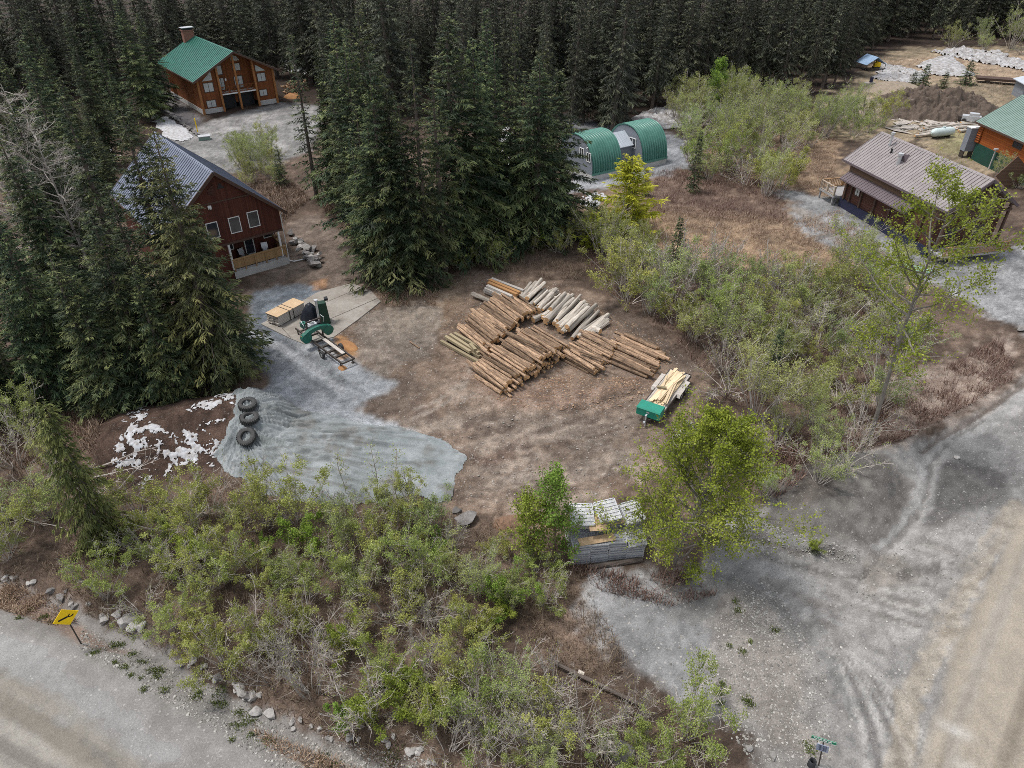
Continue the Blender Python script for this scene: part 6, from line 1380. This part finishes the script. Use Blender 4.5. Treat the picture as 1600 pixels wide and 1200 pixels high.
p, h = stand(1128, 95, 168); plant(broadleaf(607, h, (0, 0), 30, 2.8, .08, 8, .18, M['leaf_bright'], 'greytwig', (30, 65), .012, 4, 7), p, 'alder', 'light green tree against the dark forest right of the arched hut')
DEAD = broadleaf(608, 15, (.6, .2), 40, 4.0, .2, 0, .1, None, 'greytwig', (-10, 45), .012, 5, 9)
for tx, ty, by, lab in ((18, 112, 470, 'bare grey tree among the spruces at the left edge'), (58, 190, 500, 'lower bare grey tree right of the tall bare one'), (-30, 170, 500, 'bare grey tree cut by the left edge')): p, h = stand(tx, ty, by); plant(DEAD, p, 'bare_tree', lab, 'tree', None, h / 15, tg.uniform(0, 6))
for i, (tx, ty, by, lab) in enumerate(((577, 690, 775, 'thin sapling rising over the netting, left one'), (612, 700, 780, 'thin sapling rising over the netting, middle one'), (525, 708, 775, 'thin sapling rising over the netting, leftmost'), (632, 738, 790, 'low sapling at the netting edge'))):
    p, h = stand(tx, ty, by); plant(broadleaf(620 + i, max(h, 2.2), (.1, .1), 10, .8, .25, 3, .09, M['leaf_grey'], 'greytwig', (25, 60), .008, 2, 3), p, 'sapling', lab)
# bleached dead branches
for i, (a, b, lab) in enumerate((((150, 735), (255, 715), 'bleached dead branch left of the bark heap, upper one'), ((140, 750), (265, 745), 'bleached dead branch left of the bark heap, lower one'), ((185, 770), (255, 722), 'bleached dead branch leaning below the bark heap'), ((20, 810), (105, 835), 'pale dead branch under the drooping spruce'))):
    a, b = on(*a, .2), on(*b, .7); g = np.random.default_rng(700 + i); mb = MB(); P_ = grow(g, np.array(a), np.array(b - a), (b - a).length, 8, .08, 0); mb.tube(P_, np.linspace(.05, .012, 9), 5)
    for k in range(9): q = P_[g.integers(1, 8)]; dd = np.array(b - a) / (b - a).length + g.normal(0, .6, 3); mb.tube(grow(g, q, dd, g.uniform(.5, 1.3), 4, .2, .03), np.linspace(.018, .005, 5), 3, 0, False)
    tag(mb.build('dead_branch', M['greytwig']), lab, 'branch')

# ------------------------------------------------------------------ ground cover nobody could count
def blades(name, polys, l, w, mat, seed, lean=.7, kindl='stuff'):
    g = np.random.default_rng(seed); P = np.concatenate([sample_poly(px, n, seed + i) for i, (px, n) in enumerate(polys)]); n = len(P)
    cl = fbm(P[:, 0] * .7, P[:, 1] * .7, seed, 3); keep = g.random(n) < sstep(.28, .55, cl) * .9 + .1; P = P[keep]; cl = cl[keep]; n = len(P)
    p = np.concatenate([P, Hh(P[:, 0], P[:, 1])[:, None] - .02], 1); a = g.uniform(0, 6.28, n); ln = g.uniform(.1, 1, n) * lean
    d = np.stack([np.cos(a) * ln, np.sin(a) * ln, np.ones(n)], -1); d /= np.linalg.norm(d, axis=1)[:, None]; L = l * g.uniform(.4, 1.3, n) * (.5 + cl)
    mid = p + d * L[:, None] * .55; d2 = d.copy(); d2[:, 2] -= .5 * ln; tip = mid + d2 * L[:, None] * .5; s = np.stack([-np.sin(a + g.normal(0, .8, n)), np.cos(a), np.zeros(n)], -1) * (w * g.uniform(.6, 1.3, n))[:, None]
    v = np.stack([p - s * .5, p + s * .5, mid + s * .4, mid - s * .4, tip], 1).reshape(-1, 3); i = np.arange(n)[:, None] * 5
    mb = MB(); T = np.repeat(g.random(n), 5); mb.add(v, np.concatenate([i + np.array([[0, 1, 2, 3]])]), 0, T); mb.p.append((np.concatenate([i + np.array([[3, 2, 4]])]), 0))
    o = mb.build(name, mat); o['kind'] = 'stuff'; return o
M['brush'] = leafmat('dry_brush', [(.2, (.12, .08, .06)), (.5, (.22, .155, .11)), (.8, (.36, .27, .195))], 0, .01)
M['redbrush'] = leafmat('red_brush', [(.2, (.105, .065, .05)), (.5, (.19, .125, .093)), (.8, (.30, .22, .165))], 0, .01)
M['drygrass'] = leafmat('dry_grass', [(.2, (.21, .15, .10)), (.5, (.36, .27, .18)), (.8, (.50, .40, .275))], .15, .01)
M['greengrass'] = leafmat('green_grass', [(.2, (.07, .085, .025)), (.5, (.12, .145, .04)), (.8, (.20, .23, .07))], .2, .01)
blades('brush', [([(-80, 800), (150, 780), (330, 900), (700, 900), (900, 880), (940, 960), (1010, 1080), (1110, 1150), (1120, 1240), (690, 1240), (560, 1165), (330, 1055), (110, 940), (-80, 880)], 34000), ([(300, 740), (700, 800), (900, 850), (700, 900), (330, 900)], 9000), ([(560, 400), (760, 395), (900, 385), (960, 440), (880, 440), (760, 420), (650, 430), (590, 460)], 9000)], .55, .022, M['redbrush'], 801, 1.1)
blades('brush', [([(900, 390), (1060, 410), (1400, 440), (1450, 540), (1400, 660), (1340, 710), (1200, 780), (1150, 760), (1160, 680), (1110, 590), (1030, 520), (950, 460)], 26000), ([(1180, 700), (1330, 660), (1560, 530), (1590, 590), (1420, 690), (1300, 720), (1210, 790)], 12000), ([(870, 880), (1000, 905), (1060, 890), (1120, 930), (1050, 950), (940, 925)], 2200), ([(1010, 270), (1130, 250), (1225, 300), (1230, 350), (1110, 345), (1010, 330)], 12000)], .6, .03, M['redbrush'], 802, .9)
blades('dry_grass', [([(930, 330), (1030, 320), (1240, 340), (1310, 330), (1400, 410), (1340, 450), (1200, 430), (1060, 405), (940, 385)], 30000), ([(1230, 210), (1310, 215), (1300, 310), (1240, 300)], 9000), ([(0, 900), (60, 920), (115, 958), (60, 965), (-20, 940)], 2600), ([(390, 1130), (480, 1160), (560, 1190), (520, 1215), (420, 1165)], 900), ([(1380, 90), (1600, 90), (1600, 170), (1540, 250), (1450, 240)], 16000), ([(590, 450), (690, 440), (680, 480), (600, 480)], 2500)], .42, .032, M['drygrass'], 803, 1.2)
blades('brush', [([(440, 350), (500, 300), (560, 380), (600, 440), (520, 340), (450, 280), (350, 280)], 6000), ([(560, 180), (900, 200), (900, 380), (600, 440), (500, 330)], 9000), ([(1060, 230), (1230, 190), (1240, 300), (1090, 290)], 8000), ([(0, 640), (160, 640), (170, 760), (0, 800)], 5000)], .7, .04, M['brush'], 804, .9)
# green tufts on the road shoulder
g = np.random.default_rng(91); pts = []
for x, y, s in ((8, 934, .35), (18, 938, .3), (30, 952, .2), (48, 952, .2), (70, 965, .45), (85, 970, .4), (30, 966, .2), (147, 1020, .4), (178, 1008, .4), (190, 1008, .3), (208, 1022, .35), (222, 1034, .3), (180, 1035, .2), (195, 1042, .3), (240, 1048, .45), (252, 1048, .35), (245, 1058, .3), (206, 1055, .2), (220, 1060, .15), (226, 1078, .25), (257, 1078, .35), (305, 1089, .4), (343, 1080, .6), (348, 1102, .4), (337, 1098, .25), (372, 1133, .5), (375, 1115, .35), (393, 1148, .3), (420, 1158, .45), (362, 1157, .2), (312, 1082, .2), (390, 1125, .6), (505, 1185, .5), (610, 1180, .7), (520, 1195, .4), (1160, 1018, .3), (1140, 1010, .2), (1153, 955, .35), (1150, 940, .25), (1128, 1070, .3), (1124, 1083, .35), (1165, 1095, .35), (1172, 1100, .25), (1125, 1100, .25), (1172, 1003, .2), (1210, 985, .3), (1273, 860, .4), (1265, 1170, .5)):
    c_ = on(x, y); k = int(260 * s); q = np.stack([c_.x + g.normal(0, s * .35, k), c_.y + g.normal(0, s * .35, k)], -1); pts.append(q)
P = np.concatenate(pts); n = len(P); p = np.concatenate([P, Hh(P[:, 0], P[:, 1])[:, None]], 1); d = g.normal(0, .6, (n, 3)); d[:, 2] = 1; d /= np.linalg.norm(d, axis=1)[:, None]
mb = MB(); kites(mb, p, d, g.uniform(.06, .2, n), .04, g.random(n), 0, .1, .2, g); o = mb.build('grass', M['greengrass']); o['kind'] = 'stuff'
# loose stones, bark chips
def bits(name, polys, s0, s1, mat, seed, flat=.6, long=1.0):
    g = np.random.default_rng(seed); P = np.concatenate([sample_poly(px, n, seed + i) for i, (px, n) in enumerate(polys)]); n = len(P)
    s = s0 * (s1 / s0) ** (g.random(n) ** 2.2); p = np.concatenate([P, (Hh(P[:, 0], P[:, 1]) + s * .12)[:, None]], 1)
    base = np.array([(1, 0, 0), (0, 1, 0), (-1, 0, 0), (0, -1, 0), (.1, .1, 1), (0, 0, -1)], float) * .5; a = g.uniform(0, 6.28, n); c_, s_2 = np.cos(a), np.sin(a); k = base[None] * (1 + g.normal(0, .22, (n, 6, 3))) * s[:, None, None] * np.array([long, 1, flat])
    v = np.stack([k[..., 0] * c_[:, None] - k[..., 1] * s_2[:, None], k[..., 0] * s_2[:, None] + k[..., 1] * c_[:, None], k[..., 2]], -1) + p[:, None]
    tri = np.array([(0, 1, 4), (1, 2, 4), (2, 3, 4), (3, 0, 4), (1, 0, 5), (2, 1, 5), (3, 2, 5), (0, 3, 5)]); f = (np.arange(n)[:, None, None] * 6 + tri[None]).reshape(-1, 3)
    mb = MB(); mb.add(v.reshape(-1, 3), f, 0, np.repeat(g.random(n), 6)); o = mb.build(name, mat); o['kind'] = 'stuff'; return o
M['stones'] = leafmat('loose_stones', [(.2, (.17, .16, .148)), (.5, (.275, .258, .238)), (.85, (.52, .49, .455))], 0, .01, .9)
M['chips'] = leafmat('bark_chips', [(.2, (.13, .085, .06)), (.5, (.23, .14, .095)), (.85, (.40, .28, .19))], 0, .01, .9)
bits('gravel_stones', [([(560, 480), (700, 430), (880, 440), (1100, 575), (1010, 740), (880, 820), (700, 790), (560, 660)], 5200), ([(1130, 950), (1200, 900), (1290, 1050), (1300, 1200), (1180, 1200), (1100, 1080)], 5200), ([(940, 900), (1150, 850), (1400, 860), (1580, 760), (1450, 1100), (1200, 1200), (1000, 1050)], 1800), ([(120, 960), (330, 1060), (520, 1160), (640, 1210), (480, 1230), (300, 1120), (120, 1010)], 5200), ([(1150, 810), (1250, 840), (1345, 865), (1340, 885), (1220, 870), (1140, 840)], 1200), ([(1140, 900), (1180, 920), (1230, 1000), (1180, 990)], 900), ([(500, 1140), (660, 1180), (700, 1215), (560, 1210)], 1600)], .025, .15, M['stones'], 811)
bits('brush_debris', [([(1390, 180), (1440, 150), (1510, 150), (1540, 190), (1480, 205), (1400, 205)], 700)], .25, 1.5, M['greytwig'], 813, .15, 3.0)
bits('bark_chips', [([(740, 590), (800, 620), (900, 590), (960, 590), (1010, 600), (1040, 560), (1050, 590), (960, 640), (840, 640), (770, 625)], 1300), ([(700, 460), (800, 430), (920, 470), (1060, 540), (1040, 560), (880, 600), (720, 600), (690, 530)], 3000), ([(840, 592), (900, 585), (890, 605), (845, 608)], 500), ([(955, 590), (1000, 590), (990, 605), (950, 605)], 350), ([(780, 810), (860, 800), (870, 830), (800, 830)], 500)], .035, .15, M['chips'], 812, .3, 2.2)
print('shrubs', NSH[0], 'logs', NLOG[0], 'far', len(near), len(rest), 'objects', len(bpy.data.objects))

# ------------------------------------------------------------------ light, sky, camera
SUN_EL, SUN_AZ = 66.0, -75.0      # azimuth measured from +Y towards +X
w = bpy.data.worlds.new('World'); scene.world = w; w.use_nodes = True; nt = w.node_tree; nt.nodes.clear()
sky = nt.nodes.new('ShaderNodeTexSky'); sky.sky_type = 'NISHITA'; sky.sun_disc = False; sky.sun_elevation = R(SUN_EL); sky.sun_rotation = R(SUN_AZ); sky.air_density = 1.2; sky.dust_density = 4.0; sky.ozone_density = .6; sky.altitude = 900
hs = nt.nodes.new('ShaderNodeHueSaturation'); hs.inputs['Saturation'].default_value = .35
bg = nt.nodes.new('ShaderNodeBackground'); bg.inputs['Strength'].default_value = .115; ow = nt.nodes.new('ShaderNodeOutputWorld')
nt.links.new(sky.outputs[0], hs.inputs['Color']); nt.links.new(hs.outputs[0], bg.inputs[0]); nt.links.new(bg.outputs[0], ow.inputs[0])
sl = bpy.data.lights.new('sun', 'SUN'); sl.energy = 1.5; sl.angle = R(11); sl.color = (1, .965, .92); so = link('sun', sl)
d = Vector((math.sin(R(SUN_AZ)) * math.cos(R(SUN_EL)), math.cos(R(SUN_AZ)) * math.cos(R(SUN_EL)), math.sin(R(SUN_EL)))); so.rotation_euler = d.to_track_quat('Z', 'Y').to_euler(); so.location = (0, 0, 80)
cam = bpy.data.cameras.new('camera'); cam.sensor_fit = 'HORIZONTAL'; cam.sensor_width = 36; cam.lens = 36 * FPX / 1600; cam.clip_end = 5000; cam.clip_start = .5
co = link('camera', cam); co.location = (0, 0, CAMH); co.rotation_euler = (math.pi / 2 - PITCH, 0, 0); scene.camera = co
vs = scene.view_settings; scene.display_settings.display_device = 'sRGB'; vs.view_transform = 'Standard'; vs.look = 'None'; vs.exposure = 0.86; vs.gamma = 1.0; vs.use_curve_mapping = False
scene.cycles.max_bounces = 6; scene.cycles.diffuse_bounces = 3; scene.cycles.transmission_bounces = 3; scene.cycles.transparent_max_bounces = 4; scene.cycles.use_denoising = False; scene.cycles.filter_width = .85
